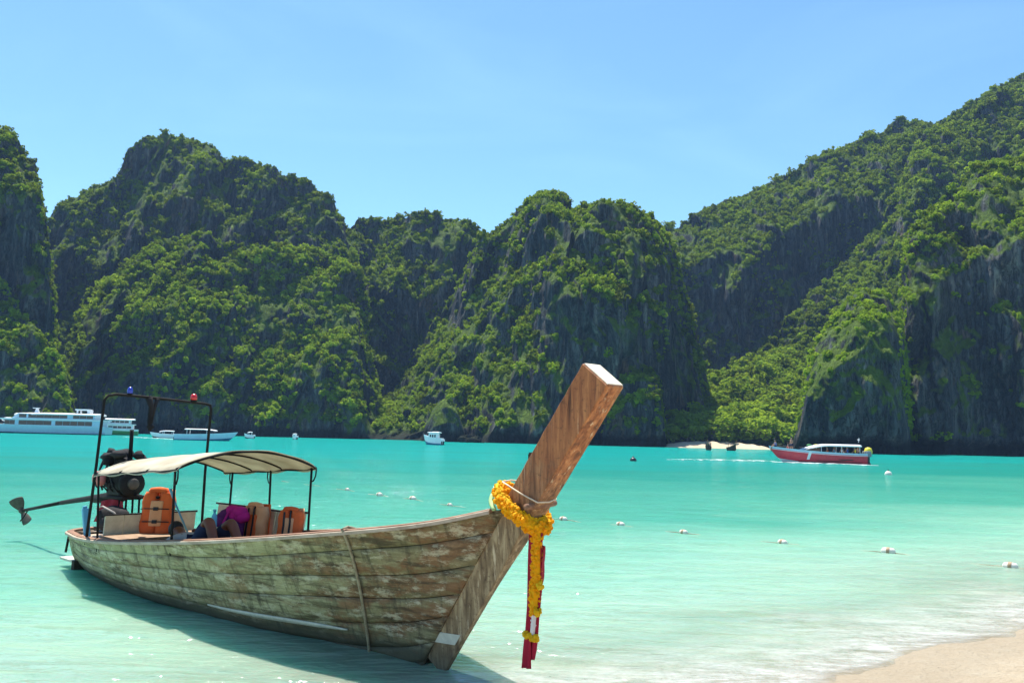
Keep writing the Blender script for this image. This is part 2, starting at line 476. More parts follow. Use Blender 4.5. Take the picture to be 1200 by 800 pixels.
def mat_post():
    t = NT("prow_timber")
    c0 = t.coord('Object', (1, 1, 1), (0, 0, 0))
    rot = t.coord('Object', (6, 6, 0.55), (0, -0.668, 0))     # grain along the raked timber
    g = t.noise(rot, 3.0, 7, 0.62, 0.5)
    big = t.noise(c0, 2.2, 5)
    sep = t.node("ShaderNodeSeparateXYZ"); t.l.new(c0, sep.inputs[0])
    red = t.ramp(g, [(0.3, (0.08, 0.026, 0.010)), (0.47, (0.29, 0.10, 0.035)), (0.64, (0.50, 0.205, 0.07)), (0.82, (0.56, 0.36, 0.2))])
    grey = t.ramp(g, [(0.3, (0.085, 0.05, 0.025)), (0.5, (0.25, 0.165, 0.085)), (0.7, (0.46, 0.35, 0.2))])
    k = t.math('ADD', t.rng(sep.outputs[2], 1.25, 1.75, 1, 0), t.rng(big, 0.52, 0.66, 0, 0.6), True)
    c = t.mix(k, red, grey)
    c = t.mix(t.rng(t.noise(c0, 30, 5, 0.7), 0.54, 0.7, 0, 0.7), c, (0.07, 0.035, 0.018))
    c = t.mix(t.rng(t.noise(t.coord('Object', (14, 14, 0.8), (0, -0.63, 0)), 1.6, 6, 0.65), 0.60, 0.68, 0, 0.8), c, (0.62, 0.50, 0.33))
    c = t.mix(t.rng(sep.outputs[2], 0.0, 0.35, 0.75, 0), c, (0.075, 0.06, 0.04))
    return t.done(t.principled(c, 0.6, 0.3, 0, t.bump(g, 0.5, 0.012)))

def mat_wood(name, a, b, rough=0.65):
    t = NT(name)
    g = t.noise(t.coord('Object', (1.2, 7, 12)), 2.5, 6, 0.6, 0.4); f = t.noise(t.coord(), 30, 5, 0.7)
    c = t.mix(t.rng(g, 0.3, 0.7), a, b); c = t.mix(t.rng(f, 0.55, 0.8, 0, 0.6), c, tuple(v * 0.35 for v in a))
    return t.done(t.principled(c, rough, 0.3, 0, t.bump(g, 0.4, 0.008)))

def mat_plain(name, col, rough=0.5, spec=0.4, metal=0.0):
    t = NT(name); n = t.noise(t.coord(), 9, 4)
    return t.done(t.principled(t.mix(t.rng(n, 0.3, 0.7), col, tuple(v * 0.8 for v in col)), rough, spec, metal))

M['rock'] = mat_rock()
M['leaf'] = mat_leaf("jungle_leaf", (0.018, 0.038, 0.007), (0.22, 0.32, 0.022))
M['leaf2'] = mat_leaf("bright_leaf", (0.12, 0.21, 0.015), (0.29, 0.41, 0.03))
M['bark'] = mat_wood("bark", (0.10, 0.08, 0.06), (0.2, 0.17, 0.13))
M['sand'] = mat_sand()
M['water'] = mat_water()
M['hull'] = mat_hull()
M['post'] = mat_post()
M['liner'] = mat_wood("dark_inner_wood", (0.03, 0.024, 0.015), (0.06, 0.045, 0.03), 0.9)
M['deck'] = mat_wood("deck_wood", (0.20, 0.12, 0.07), (0.34, 0.23, 0.14))
M['rail'] = mat_wood("worn_cream_rail", (0.30, 0.21, 0.14), (0.52, 0.42, 0.31))
M['rail_brown'] = mat_wood("brown_rail", (0.16, 0.075, 0.04), (0.30, 0.16, 0.09))
M['cutend'] = mat_wood("pale_end_grain", (0.66, 0.56, 0.40), (0.80, 0.73, 0.58))
M['whitepaint'] = paint("old_white_paint", (0.62, 0.60, 0.48), 0.7, 0.2, 0, 0.3, 9)
M['cream'] = paint("cream_board", (0.60, 0.55, 0.40), 0.6, 0.3, 0, 0.3, 5)
M['canvas'] = cloth("cream_canvas", (0.64, 0.59, 0.46), (0.47, 0.41, 0.30), 8, 0.9, 0.35)
M['iron'] = paint("dark_iron_pipe", (0.018, 0.016, 0.015), 0.75, 0.15, 0.0, 0.3, 12)
M['iron_pale'] = paint("galvanised_pipe", (0.30, 0.26, 0.21), 0.5, 0.5, 0.4, 0.4, 14)
M['black'] = mat_plain("black_rubber", (0.015, 0.015, 0.016), 0.6)
M['engine'] = paint("greasy_engine_metal", (0.022, 0.02, 0.019), 0.7, 0.2, 0.0, 0.5, 14, 0.3)
M['engine_pink'] = paint("faded_red_metal", (0.55, 0.20, 0.18), 0.5, 0.4, 0, 0.35, 14)
M['steel'] = paint("dull_steel", (0.12, 0.10, 0.08), 0.6, 0.3, 0.2, 0.4, 14)
M['orange'] = cloth("orange_nylon", (0.68, 0.14, 0.04), (0.55, 0.10, 0.03), 14)
M['peach'] = cloth("faded_orange_nylon", (0.72, 0.38, 0.20), (0.62, 0.28, 0.13), 14)
M['purple'] = cloth("purple_nylon", (0.12, 0.02, 0.12), (0.06, 0.012, 0.08), 14)
M['magenta'] = cloth("magenta_nylon", (0.50, 0.02, 0.22), (0.35, 0.015, 0.17), 14)
M['maroon'] = cloth("maroon_cloth", (0.50, 0.025, 0.05), (0.36, 0.015, 0.035), 10, 0.8, 0.15)
M['redcloth'] = cloth("red_cloth", (0.42, 0.05, 0.06), (0.33, 0.035, 0.045), 10)
M['darkcloth'] = cloth("black_cloth", (0.012, 0.012, 0.013), (0.035, 0.032, 0.034), 10)
M['navy'] = cloth("navy_cloth", (0.016, 0.022, 0.05), (0.03, 0.04, 0.075), 10)
M['greyshirt'] = cloth("grey_shirt", (0.34, 0.31, 0.28), (0.22, 0.2, 0.19), 10)
M['whitecloth'] = cloth("white_cloth", (0.78, 0.75, 0.70), (0.66, 0.62, 0.58), 10)
M['skin'] = mat_plain("brown_skin", (0.17, 0.055, 0.022), 0.5, 0.35)
M['skin2'] = mat_plain("tan_skin", (0.36, 0.20, 0.13), 0.5, 0.35)
M['hair'] = mat_plain("black_hair", (0.012, 0.010, 0.010), 0.6)
M['marigold'] = cloth("marigold_petals", (0.94, 0.38, 0.004), (0.92, 0.50, 0.008), 60, 0.7, 0.25)
M['yellow'] = cloth("yellow_petals", (0.86, 0.58, 0.02), (0.86, 0.50, 0.01), 60, 0.7, 0.25)
M['lime'] = cloth("pale_green_ribbon", (0.45, 0.66, 0.28), None, 20)
M['rope'] = mat_wood("old_rope", (0.20, 0.16, 0.09), (0.36, 0.31, 0.2))
M['palerope'] = mat_wood("pale_string", (0.55, 0.45, 0.32), (0.7, 0.6, 0.45))
M['float'] = paint("white_float_plastic", (0.72, 0.68, 0.58), 0.5, 0.4, 0, 0.2, 20)
M['float_side'] = paint("stained_float", (0.38, 0.27, 0.16), 0.6, 0.3, 0, 0.4, 20)
M['gel'] = paint("white_gelcoat", (0.80, 0.81, 0.82), 0.3, 0.5, 0, 0.08, 1.2, 0.0)
M['gel_shade'] = paint("shaded_white_gelcoat", (0.42, 0.60, 0.72), 0.35, 0.5, 0, 0.1, 1.2, 0.0)  # white gelcoat with the bluish shade of boat sides put into its colour
M['seablue'] = paint("blue_antifouling", (0.02, 0.20, 0.32), 0.4, 0.5, 0, 0.2, 1.2, 0.0)
M['glass'] = mat_plain("tinted_glass", (0.012, 0.02, 0.03), 0.08, 0.6)
M['red'] = paint("red_gelcoat", (0.74, 0.045, 0.07), 0.3, 0.5, 0, 0.15, 1.5, 0.0)
M['teal'] = paint("teal_antifouling", (0.05, 0.22, 0.18), 0.5, 0.4, 0, 0.2, 1.5, 0.0)
M['greenhull'] = paint("green_hull", (0.06, 0.26, 0.08), 0.5, 0.4, 0, 0.2, 1.5, 0.0)
M['dkgrey'] = mat_plain("dark_grey_plastic", (0.03, 0.033, 0.038), 0.4)
M['outboard'] = mat_plain("outboard_cowl", (0.22, 0.25, 0.28), 0.35)
M['blue'] = mat_plain("bright_blue", (0.02, 0.12, 0.55), 0.5)
M['skyblue'] = mat_plain("sky_blue_plastic", (0.12, 0.42, 0.62), 0.5)
M['yellowp'] = mat_plain("yellow_vinyl", (0.70, 0.60, 0.03), 0.5)
M['orangep'] = mat_plain("orange_vinyl", (0.75, 0.22, 0.04), 0.5)
M['redlamp'] = mat_plain("red_lamp_glass", (0.62, 0.02, 0.02), 0.25, 0.6)
M['bluelamp'] = mat_plain("blue_lamp_glass", (0.03, 0.05, 0.42), 0.25, 0.6)
M['foam'] = None
# ------------------------------------------------------------------ the beach and the sea bed: one sheet to the horizon
SHN = np.array([-0.554, 0.833]); SH0 = np.array([1.86, 7.33])
def shore_d(x, y):
    """metres out from the near waterline (negative: up the beach)"""
    d = (x - SH0[0]) * SHN[0] + (y - SH0[1]) * SHN[1]
    s = (x - SH0[0]) * SHN[1] - (y - SH0[1]) * SHN[0]
    return d + 0.22 * np.sin(s * 0.55 + 0.6) + 0.10 * np.sin(s * 1.7)
def bed_z(x, y):
    d = shore_d(x, y)
    deep = -(0.085 * np.clip(d, 0, 9) + 0.055 * np.clip(d - 9, 0, 40) + 0.02 * np.clip(d - 49, 0, 80))
    up = 0.085 * np.clip(-d, 0, 14) + 0.03 * np.clip(-d - 14, 0, 60)
    n = 0.05 * fbm(x * 0.35, y * 0.35, 0 * x, 3) * np.clip(np.abs(d) / 2, 0, 1) + 0.012 * pnoise(x * 2.1, y * 2.1, 0 * x)
    return np.where(d > 0, deep, up) + n

def warp(n, lim, fine, c=0.0):
    k = np.linspace(-1, 1, n); a = math.asinh(lim / fine)
    return c + fine * np.sinh(k * a)

xs = warp(300, 3000, 6.0, 0.5); ys = warp(300, 3000, 6.0, 9.0)
X, Y = np.meshgrid(xs, ys, indexing='ij')
Z = bed_z(X, Y)
sea_bed = link("beach", fast_mesh("beach", np.stack([X, Y, Z], -1).reshape(-1, 3), grid_quads(300, 300)[:, ::-1], M['sand']))
tag(sea_bed, kind="structure")

xs = warp(620, 3000, 3.2, 0.0); ys = warp(620, 3000, 3.2, 9.0)
X, Y = np.meshgrid(xs, ys, indexing='ij')
amp = 1 / (1 + np.hypot(X, Y - 9) / 22) * sstep(-0.5, 2.5, shore_d(X, Y))
Zw = 0.75 * amp * (0.030 * fbm(X * 0.55, Y * 1.5, 0 * X + 3.3, 3) + 0.014 * np.sin(Y * 3.1 + 0.6 * X + 2.0 * pnoise(X * 0.5, Y * 0.5, 0 * X)))
Dp = np.clip(-bed_z(X, Y) + 0.0, 0, 9)
keep = (shore_d(X, Y) > -1.2)
Q = grid_quads(620, 620)[:, ::-1]
Q = Q[keep.ravel()[Q].all(1)]
me = fast_mesh("sea", np.stack([X, Y, Zw], -1).reshape(-1, 3), Q, M['water'])
a = me.attributes.new("depth", 'FLOAT', 'POINT'); a.data.foreach_set('value', Dp.ravel().astype(np.float32))
sea = link("sea", me); tag(sea, kind="structure")

# ------------------------------------------------------------------ the limestone cliffs round the bay
TREE_P = []          # (position, scale, variant) of the jungle
def massif(name, cols, prof, rib=7.0, green=0.35, step=1.3, nv=110, notch=0.0, density=0.03, crown=(0.75, 1.9), seed=0.0, bright=0.0, topnoise=2.2, prof2=None, blend=None):
    c = np.array(cols, float)
    px = np.arange(c[0, 0], c[-1, 0] + 0.01, step)
    py = herm(c[:, 0], c[:, 1], px)
    Yb = herm(c[:, 0], c[:, 2], px); Yr = herm(c[:, 0], c[:, 3], px)
    nb = 16
    g = np.concatenate([np.linspace(0, 1, nv) ** 0.9, np.linspace(1, 0, nb + 1)[1:]])
    pr = np.array(prof, float)
    P = np.zeros((len(px), len(g), 3))
    Zr = np.array([at(a_, b_, y_).z for a_, b_, y_ in zip(px, py, Yr)])
    dirx = np.array([ray(a_, b_).x / ray(a_, b_).y for a_, b_ in zip(px, py)])
    dirb = np.array([ray(a_, 520).x / ray(a_, 520).y for a_ in px])
    Zr = np.maximum(Zr, 0.3)
    U = (dirx * Yr)[:, None]
    G = g[None, :]
    front = np.zeros(len(g), bool); front[:nv] = True
    pf = np.interp(g, pr[:, 0], pr[:, 1])[None, :]
    if prof2:
        p2 = np.array(prof2, float); k2 = sstep(blend[1], blend[0], px)[:, None]
        pf = pf * (1 - k2) + np.interp(g, p2[:, 0], p2[:, 1])[None, :] * k2
    # terraces wander along the face
    wob = 0.10 * fbm(U / 38 + seed, G * 3.0, 0 * U + seed, 3) * (4 * G * (1 - G))
    pf = np.clip(pf + wob, 0, 1.05)
    depth = np.where(front[None, :], Yb[:, None] + (Yr - Yb)[:, None] * pf, Yr[:, None] + (1 - G) * (40 + 0.4 * Zr[:, None]))
    z0 = -4.0
    Zz = z0 + (Zr[:, None] - z0) * G
    dx = dirb[:, None] + (dirx - dirb)[:, None] * np.where(front[None, :], G, 1.0)
    Xx = dx * depth
    # ribs, chimneys and crags
    fl = fbm(Xx / 17 + seed * 3, depth / 40, Zz / 85 + seed, 4)
    rg = 1 - np.abs(fbm(Xx / 31 + seed, depth / 60, Zz / 120, 4)) * 2
    cr = fbm(Xx / 6.5 + seed, depth / 9, Zz / 11, 4)
    amp_ = np.minimum(1, Zr[:, None] / 35)
    disp = (rib * fl + 0.6 * rib * rg * 0.8 + 2.0 * cr) * amp_
    if notch:
        disp = disp - notch * sstep(5.5, 1.0, Zz) * front[None, :]
    depth2 = depth - disp
    Xx = dx * depth2 + 0.35 * rib * fbm(depth / 15, Zz / 30, Xx / 15 + 9, 3) * amp_
    Zz = Zz + (topnoise * fbm(Xx / 9, depth / 9, 0 * Zz + seed, 4) + 1.2 * cr) * G * amp_
    P[..., 0], P[..., 1], P[..., 2] = Xx, depth2, Zz
    V = P.reshape(-1, 3)
    q = grid_quads(len(px), len(g))
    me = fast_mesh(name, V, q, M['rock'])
    o = link(name, me); tag(o, kind="structure")
    # seed the jungle on it
    A, B, C_, D = V[q[:, 0]], V[q[:, 1]], V[q[:, 2]], V[q[:, 3]]
    nr = np.cross(C_ - A, D - B); area = np.linalg.norm(nr, axis=1) / 2 + 1e-9
    nz_ = nr[:, 2] / (2 * area)
    nz_ = np.abs(nz_)
    ctr = (A + B + C_ + D) / 4
    patch = fbm(ctr[:, 0] / 22 + seed, ctr[:, 1] / 22, ctr[:, 2] / 34, 4)
    gq = (np.arange(len(q)) % (len(g) - 1)) / nv
    like = sstep(0.0, 0.5, nz_ - 0.48 + green + 0.55 * patch) * (ctr[:, 2] > 4) * np.where(gq > 1.12, 0.12, 1.0)
    like = np.maximum(like, sstep(0.9, 1.0, gq) * (gq < 1.1) * 0.9 * (ctr[:, 2] > 6))
    steepcol = np.abs(np.gradient(py, px)) > 2.2
    ci = np.minimum(np.arange(len(q)) // (len(g) - 1), len(px) - 1)
    like = np.maximum(like, steepcol[ci] * (gq > 0.62) * (gq < 1.3) * (ctr[:, 2] > 8) * 0.8)
    lam = area * density * 9.0 * like
    cnt = RNG.poisson(lam)
    idx = np.repeat(np.arange(len(q)), cnt)
    r1, r2 = RNG.random((2, len(idx), 1))
    pts = A[idx] * (1 - r1) * (1 - r2) + B[idx] * (1 - r1) * r2 + D[idx] * r1 * (1 - r2) + C_[idx] * r1 * r2
    sc = (crown[0] + (crown[1] * 1.12 - crown[0]) * RNG.random(len(idx)) ** 2.2) * np.where(nz_[idx] < 0.3, 0.62, 1.0) * (0.75 + 0.25 * like[idx])
    big = RNG.random(len(idx)) < 0.06
    sc = np.where(big, sc * 1.35, sc)
    br = (RNG.random(len(idx)) < (0.12 + bright)).astype(int)
    for p_, s_, b_ in zip(pts, sc, br): TREE_P.append((p_[0], p_[1] - 0.15 * s_, p_[2] + 0.35 * s_, s_, b_))
    return o

WALL = [(0, 0), (0.35, 0.10), (0.62, 0.22), (0.72, 0.42), (0.9, 0.7), (1, 1)]
STEEP = [(0, 0), (0.55, 0.18), (0.82, 0.42), (1, 1)]
SLOPE = [(0, 0), (0.12, 0.03), (0.5, 0.42), (1, 1)]
SHELF = [(0, 0), (0.38, 0.12), (0.46, 0.42), (0.72, 0.55), (0.8, 0.72), (1, 1)]

massif("cliff", [(-330, 190, 300, 350), (-250, 120, 300, 352), (-120, 108, 300, 350), (-60, 125, 300, 345), (0, 155, 300, 340), (15, 168, 300, 338), (30, 186, 302, 336), (45, 207, 304, 334), (53, 238, 306, 330), (57, 270, 308, 328), (60, 300, 310, 326), (63, 340, 312, 324), (68, 400, 314, 322), (78, 440, 314, 320), (86, 480, 314, 318), (92, 506, 314, 316)], STEEP, 6, 0.30, 0.8, 120, 2.0, seed=1.1, density=0.03)
massif("cliff", [(-260, 330, 275, 300), (-120, 300, 275, 305), (-40, 318, 275, 305), (0, 335, 275, 304), (20, 352, 276, 302), (40, 385, 277, 298), (58, 412, 278, 294), (70, 432, 279, 290), (80, 470, 280, 287), (88, 507, 281, 285)], SLOPE, 4, 0.42, 1.0, 70, 2.0, seed=2.3, bright=0.25, density=0.035)
massif("cliff", [(20, 330, 400, 440), (40, 300, 400, 445), (58, 264, 400, 450), (75, 237, 400, 455), (100, 223, 400, 460), (120, 216, 400, 462), (138, 212, 400, 464), (146, 192, 400, 466), (155, 177, 400, 468), (170, 165, 400, 470), (190, 158, 400, 470), (215, 158, 400, 470), (238, 167, 400, 470), (262, 186, 400, 470), (300, 190, 400, 468), (330, 206, 400, 466), (360, 213, 400, 464), (380, 229, 400, 462), (398, 251, 400, 460), (410, 267, 402, 458), (440, 290, 405, 455), (480, 335, 410, 450)], SHELF, 8, 0.22, 1.2, 140, 0, seed=3.7)
massif("cliff", [(66, 500, 335, 350), (78, 440, 333, 360), (92, 365, 331, 372), (112, 332, 330, 378), (150, 311, 328, 384), (185, 289, 328, 388), (230, 277, 328, 390), (262, 286, 328, 390), (300, 291, 328, 392), (345, 287, 330, 398), (385, 286, 330, 404), (415, 293, 332, 406), (424, 330, 334, 402), (432, 400, 336, 385), (446, 470, 338, 365), (458, 508, 338, 350)], SLOPE, 9, 0.30, 1.1, 130, 1.5, seed=4.9, bright=0.38, density=0.035, prof2=[(0, 0), (0.35, 0.12), (0.6, 0.3), (1, 1)], blend=(190, 320))
massif("cliff", [(360, 330, 425, 455), (385, 300, 425, 458), (408, 269, 425, 462), (430, 260, 424, 464), (460, 256, 422, 466), (500, 253, 420, 466), (540, 263, 420, 464), (560, 271, 420, 462), (580, 295, 420, 458), (610, 340, 420, 455), (660, 400, 420, 450)], WALL, 8, 0.12, 1.2, 110, 0, seed=5.3)
massif("cliff", [(428, 509, 330, 345), (442, 480, 328, 370), (470, 440, 322, 405), (500, 400, 316, 412), (520, 366, 312, 412), (545, 317, 308, 408), (568, 280, 305, 400), (590, 259, 302, 400), (615, 239, 301, 396), (645, 230, 300, 386), (655, 232, 300, 378), (672, 241, 300, 358), (700, 239, 302, 340), (735, 241, 304, 342), (758, 251, 308, 344), (775, 269, 312, 346), (790, 300, 318, 348), (806, 360, 324, 346), (822, 430, 330, 345), (842, 512, 335, 342)], STEEP, 8, 0.24, 1.0, 150, 2.5, seed=6.1, bright=0.25, prof2=[(0, 0), (0.06, 0.02), (0.5, 0.5), (1, 1)], blend=(585, 668))
massif("cliff", [(690, 330, 430, 480), (735, 290, 430, 490), (775, 269, 430, 500), (800, 264, 430, 505), (815, 251, 430, 510), (850, 236, 430, 515), (905, 212, 430, 520), (950, 188, 430, 522), (1000, 167, 430, 524), (1050, 147, 430, 524), (1075, 142, 430, 524), (1095, 142, 430, 522), (1110, 138, 430, 520), (1140, 118, 430, 520), (1170, 102, 430, 520), (1200, 89, 430, 520), (1280, 62, 430, 520), (1400, 45, 430, 520), (1520, 80, 430, 500)], [(0, 0), (0.3, 0.12), (0.7, 0.34), (1, 1)], 8, 0.24, 1.4, 140, 0, seed=7.7)
massif("cliff", [(850, 470, 345, 375), (880, 425, 343, 395), (905, 398, 341, 410), (930, 372, 340, 420), (960, 337, 338, 430), (1000, 302, 336, 440), (1030, 262, 334, 450), (1052, 218, 332, 458), (1070, 182, 330, 464), (1085, 157, 330, 468), (1100, 147, 330, 470), (1140, 126, 330, 474), (1200, 98, 330, 476), (1300, 68, 330, 478), (1420, 55, 330, 478), (1520, 90, 330, 470)], SLOPE, 7, 0.5, 1.3, 130, 0, seed=8.2, bright=0.08, density=0.03)
massif("cliff", [(1051, 526, 262, 268), (1054, 470, 260, 272), (1056, 400, 258, 276), (1058, 330, 256, 280), (1062, 288, 255, 284), (1075, 263, 254, 288), (1090, 250, 254, 292), (1110, 233, 254, 296), (1130, 216, 254, 300), (1150, 198, 254, 303), (1180, 191, 252, 305), (1210, 179, 250, 306), (1260, 151, 248, 306), (1350, 121, 246, 306), (1450, 105, 246, 306), (1560, 160, 248, 300)], WALL, 6, 0.16, 0.8, 140, 5.0, seed=9.4, bright=0.42, density=0.03)
massif("cliff", [(924, 527, 226, 230), (934, 500, 224, 234), (942, 455, 221, 240), (949, 421, 219, 244), (961, 396, 218, 248), (985, 369, 217, 250), (1000, 351, 216, 251), (1015, 339, 216, 251), (1035, 343, 217, 249), (1050, 362, 218, 245), (1058, 400, 220, 240), (1063, 460, 222, 234), (1067, 527, 224, 229)], [(0, 0), (0.6, 0.10), (0.74, 0.30), (1, 1)], 3.5, -0.25, 0.6, 100, 3.5, seed=10.5, bright=0.85, topnoise=1.2, crown=(0.7, 1.5), density=0.05)
massif("cliff", [(705, 510, 288, 294), (715, 465, 287, 300), (724, 446, 286, 303), (740, 433, 285, 305), (758, 431, 285, 305), (770, 448, 286, 303), (776, 480, 287, 298), (781, 520, 288, 293)], STEEP, 3.5, 0.28, 0.8, 70, 2.5, seed=11.3, topnoise=1.0, crown=(0.8, 1.6), density=0.04)
massif("cliff", [(755, 500, 305, 330), (775, 474, 303, 350), (800, 456, 302, 365), (840, 440, 302, 378), (880, 424, 302, 385), (920, 412, 302, 385), (950, 430, 302, 375), (985, 480, 304, 340)], SLOPE, 4, 0.7, 1.2, 70, 0, seed=12.2, bright=0.35, density=0.04, crown=(1.2, 2.8))
massif("rock_outcrop", [(494, 512, 297, 300), (503, 488, 296, 303), (512, 474, 296, 305), (524, 467, 296, 306), (535, 476, 296, 305), (541, 495, 297, 303), (547, 514, 298, 301)], STEEP, 9.0, -0.35, 0.5, 60, 1.0, seed=13.0, topnoise=2.5, density=0.01)

# the far beach under the forest
pxs = np.linspace(770, 906, 60); rows = np.linspace(0, 1, 12)
P = np.zeros((60, 12, 3))
for i, p_ in enumerate(pxs):
    e = math.sin(math.pi * (i / 59)) ** 0.4
    for j, r_ in enumerate(rows):
        yy = 282 + 26 * r_ - 3 * math.sin(i * 0.13)
        d = ray(p_, 523)
        P[i, j] = (d.x / d.y * yy, yy, -1.0 + (3.3 * e) * sstep(0, 0.75, r_) + 0.15 * math.sin(i * 0.9 + j))
o = MB().sheet(P).build("far_beach", M['sand'], smooth=True); tag(o, kind="structure")

# ------------------------------------------------------------------ foliage
def crown_mesh(name, seed, mat, nleaf=150, lobes=7, leaf=0.25):
    r = np.random.default_rng(seed)
    cs = np.concatenate([[[0, 0, 0.1]], r.normal(size=(lobes, 3)) * (0.42, 0.42, 0.30)])
    rs = np.concatenate([[0.62], r.uniform(0.28, 0.5, lobes)])
    V, Fc = [], []
    k = r.integers(0, len(cs), nleaf)
    for i in range(nleaf):
        n = r.normal(size=3); n[2] = n[2] * 0.8 + 0.4; n /= np.linalg.norm(n)
        p = cs[k[i]] + n * rs[k[i]] * r.uniform(0.75, 1.05)
        a_ = np.cross(n, r.normal(size=3)); a_ /= np.linalg.norm(a_)
        b_ = np.cross(n, a_) + n * r.uniform(-0.7, 0.3)
        s_ = leaf * r.uniform(0.6, 1.25)
        m = len(V)
        V += [p - a_ * s_, p - b_ * s_ * 0.55 + n * 0.05, p + a_ * s_ + n * r.uniform(-0.1, 0.05), p + b_ * s_ * 0.6]
        Fc.append((m, m + 1, m + 2, m + 3))
    return fast_mesh(name, np.array(V), np.array(Fc), mat, False)

SRC = bpy.data.collections.new("foliage_sources")
for i in range(4):
    SRC.objects.link(bpy.data.objects.new("a_dark_bush%d" % i, crown_mesh("dark_bush", 20 + i, M['leaf'])))
for i in range(4):
    SRC.objects.link(bpy.data.objects.new("b_bright_bush%d" % i, crown_mesh("bright_bush", 40 + i, M['leaf2'])))

tp = np.array(TREE_P)
print("jungle crowns:", len(tp))
me = bpy.data.meshes.new("jungle")
me.vertices.add(len(tp)); me.vertices.foreach_set('co', tp[:, :3].astype(np.float32).ravel())
s3 = tp[:, 3:4] * np.stack([RNG.uniform(0.85, 1.2, len(tp)), RNG.uniform(0.85, 1.2, len(tp)), RNG.uniform(0.75, 1.15, len(tp))], 1)
r3 = np.stack([RNG.uniform(-0.25, 0.25, len(tp)), RNG.uniform(-0.25, 0.25, len(tp)), RNG.uniform(0, 6.283, len(tp))], 1)
for nm, arr in (("scl", s3), ("rot", r3)):
    a = me.attributes.new(nm, 'FLOAT_VECTOR', 'POINT'); a.data.foreach_set('vector', arr.astype(np.float32).ravel())
a = me.attributes.new("var", 'INT', 'POINT'); a.data.foreach_set('value', (tp[:, 4] * 4 + RNG.integers(0, 4, len(tp))).astype(np.int32))
jungle = link("jungle", me)
tag(jungle, "dense green jungle trees and bushes covering the limestone cliffs", "jungle", kind="stuff")
ng = bpy.data.node_groups.new("plant_jungle", 'GeometryNodeTree')
ng.interface.new_socket("Geometry", in_out='INPUT', socket_type='NodeSocketGeometry')
ng.interface.new_socket("Geometry", in_out='OUTPUT', socket_type='NodeSocketGeometry')
gi, go = ng.nodes.new("NodeGroupInput"), ng.nodes.new("NodeGroupOutput")
iop = ng.nodes.new("GeometryNodeInstanceOnPoints"); ci = ng.nodes.new("GeometryNodeCollectionInfo")
ci.inputs['Collection'].default_value = SRC; ci.inputs['Separate Children'].default_value = True; ci.inputs['Reset Children'].default_value = True
iop.inputs['Pick Instance'].default_value = True
def named(nm, ty):
    x = ng.nodes.new("GeometryNodeInputNamedAttribute"); x.data_type = ty; x.inputs[0].default_value = nm; return x.outputs[0]
ng.links.new(gi.outputs[0], iop.inputs['Points']); ng.links.new(ci.outputs[0], iop.inputs['Instance'])
ng.links.new(named("var", 'INT'), iop.inputs['Instance Index']); ng.links.new(named("scl", 'FLOAT_VECTOR'), iop.inputs['Scale'])
ng.links.new(named("rot", 'FLOAT_VECTOR'), iop.inputs['Rotation']); ng.links.new(iop.outputs[0], go.inputs[0])
mod = jungle.modifiers.new("plant", 'NODES'); mod.node_group = ng
# ------------------------------------------------------------------ the longtail boat (local: x forward, y to port, z up; origin under the stem foot)
foot = on_water(520, 783, 0.0)
stern_pt = on_water(92, 661, 0.0)
# centre line heading: starboard quarter of the stern sits 0.42 m off the centre line
HEAD = math.atan2(-0.69, 0.72)
BOAT = empty("longtail_boat", (foot.x, foot.y, 0.0), HEAD, "weathered wooden longtail boat with tall prow post and canvas canopy", "boat")
RK = 0.735                                   # forward rake of the stem, metres per metre of height

US = [0, .13, .33, .58, .78, .91, 1.0]
LV = {
 0: dict(q=[7.10, 6.2, 4.8, 2.9, 1.35, .66, .27], h=[.10, .15, .18, .14, .05, .04, .04], z=[-.10, -.22, -.30, -.30, -.2, -.13, -.06]),
 1: dict(q=[7.30, 6.25, 4.8, 2.9, 1.25, .48, .05], h=[.38, .52, .60, .48, .20, .10, .085], z=[.04, .0, -.02, -.02, .03, .12, .23]),
 2: dict(q=[7.38, 6.3, 4.8, 2.9, 1.12, .16, -.35], h=[.48, .68, .80, .72, .44, .22, .095], z=[.27, .27, .32, .42, .58, .69, .80]),
 3: dict(q=[7.42, 6.3, 4.8, 2.9, 1.0, -.12, -.80], h=[.54, .78, .94, .90, .66, .38, .11], z=[.50, .55, .66, .85, 1.09, 1.26, 1.43]),
}
WS = [0, .33, .66, 1.0]
def hull(u, w, off=0.0):
    """-> (x, half-breadth, z) of the hull surface for arrays u, w"""
    u, w = np.asarray(u, float), np.asarray(w, float)
    lev = [[herm(US, LV[k][c], u) for k in range(4)] for c in 'qhz']
    def across(L):
        # cubic Lagrange over the four levels
        r = 0
        for i in range(4):
            b = 1.0
            for j in range(4):
                if i != j: b = b * (w - WS[j]) / (WS[i] - WS[j])
            r = r + L[i] * b
        return r
    q, h, z = across(lev[0]), across(lev[1]), across(lev[2])
    return -q, np.maximum(h + off, 0.012), z
def sheer(q):
    u = np.linspace(0, 1, 200); x, h, z = hull(u, np.ones(200))
    return float(np.interp(-q, x, h)), float(np.interp(-q, x, z))

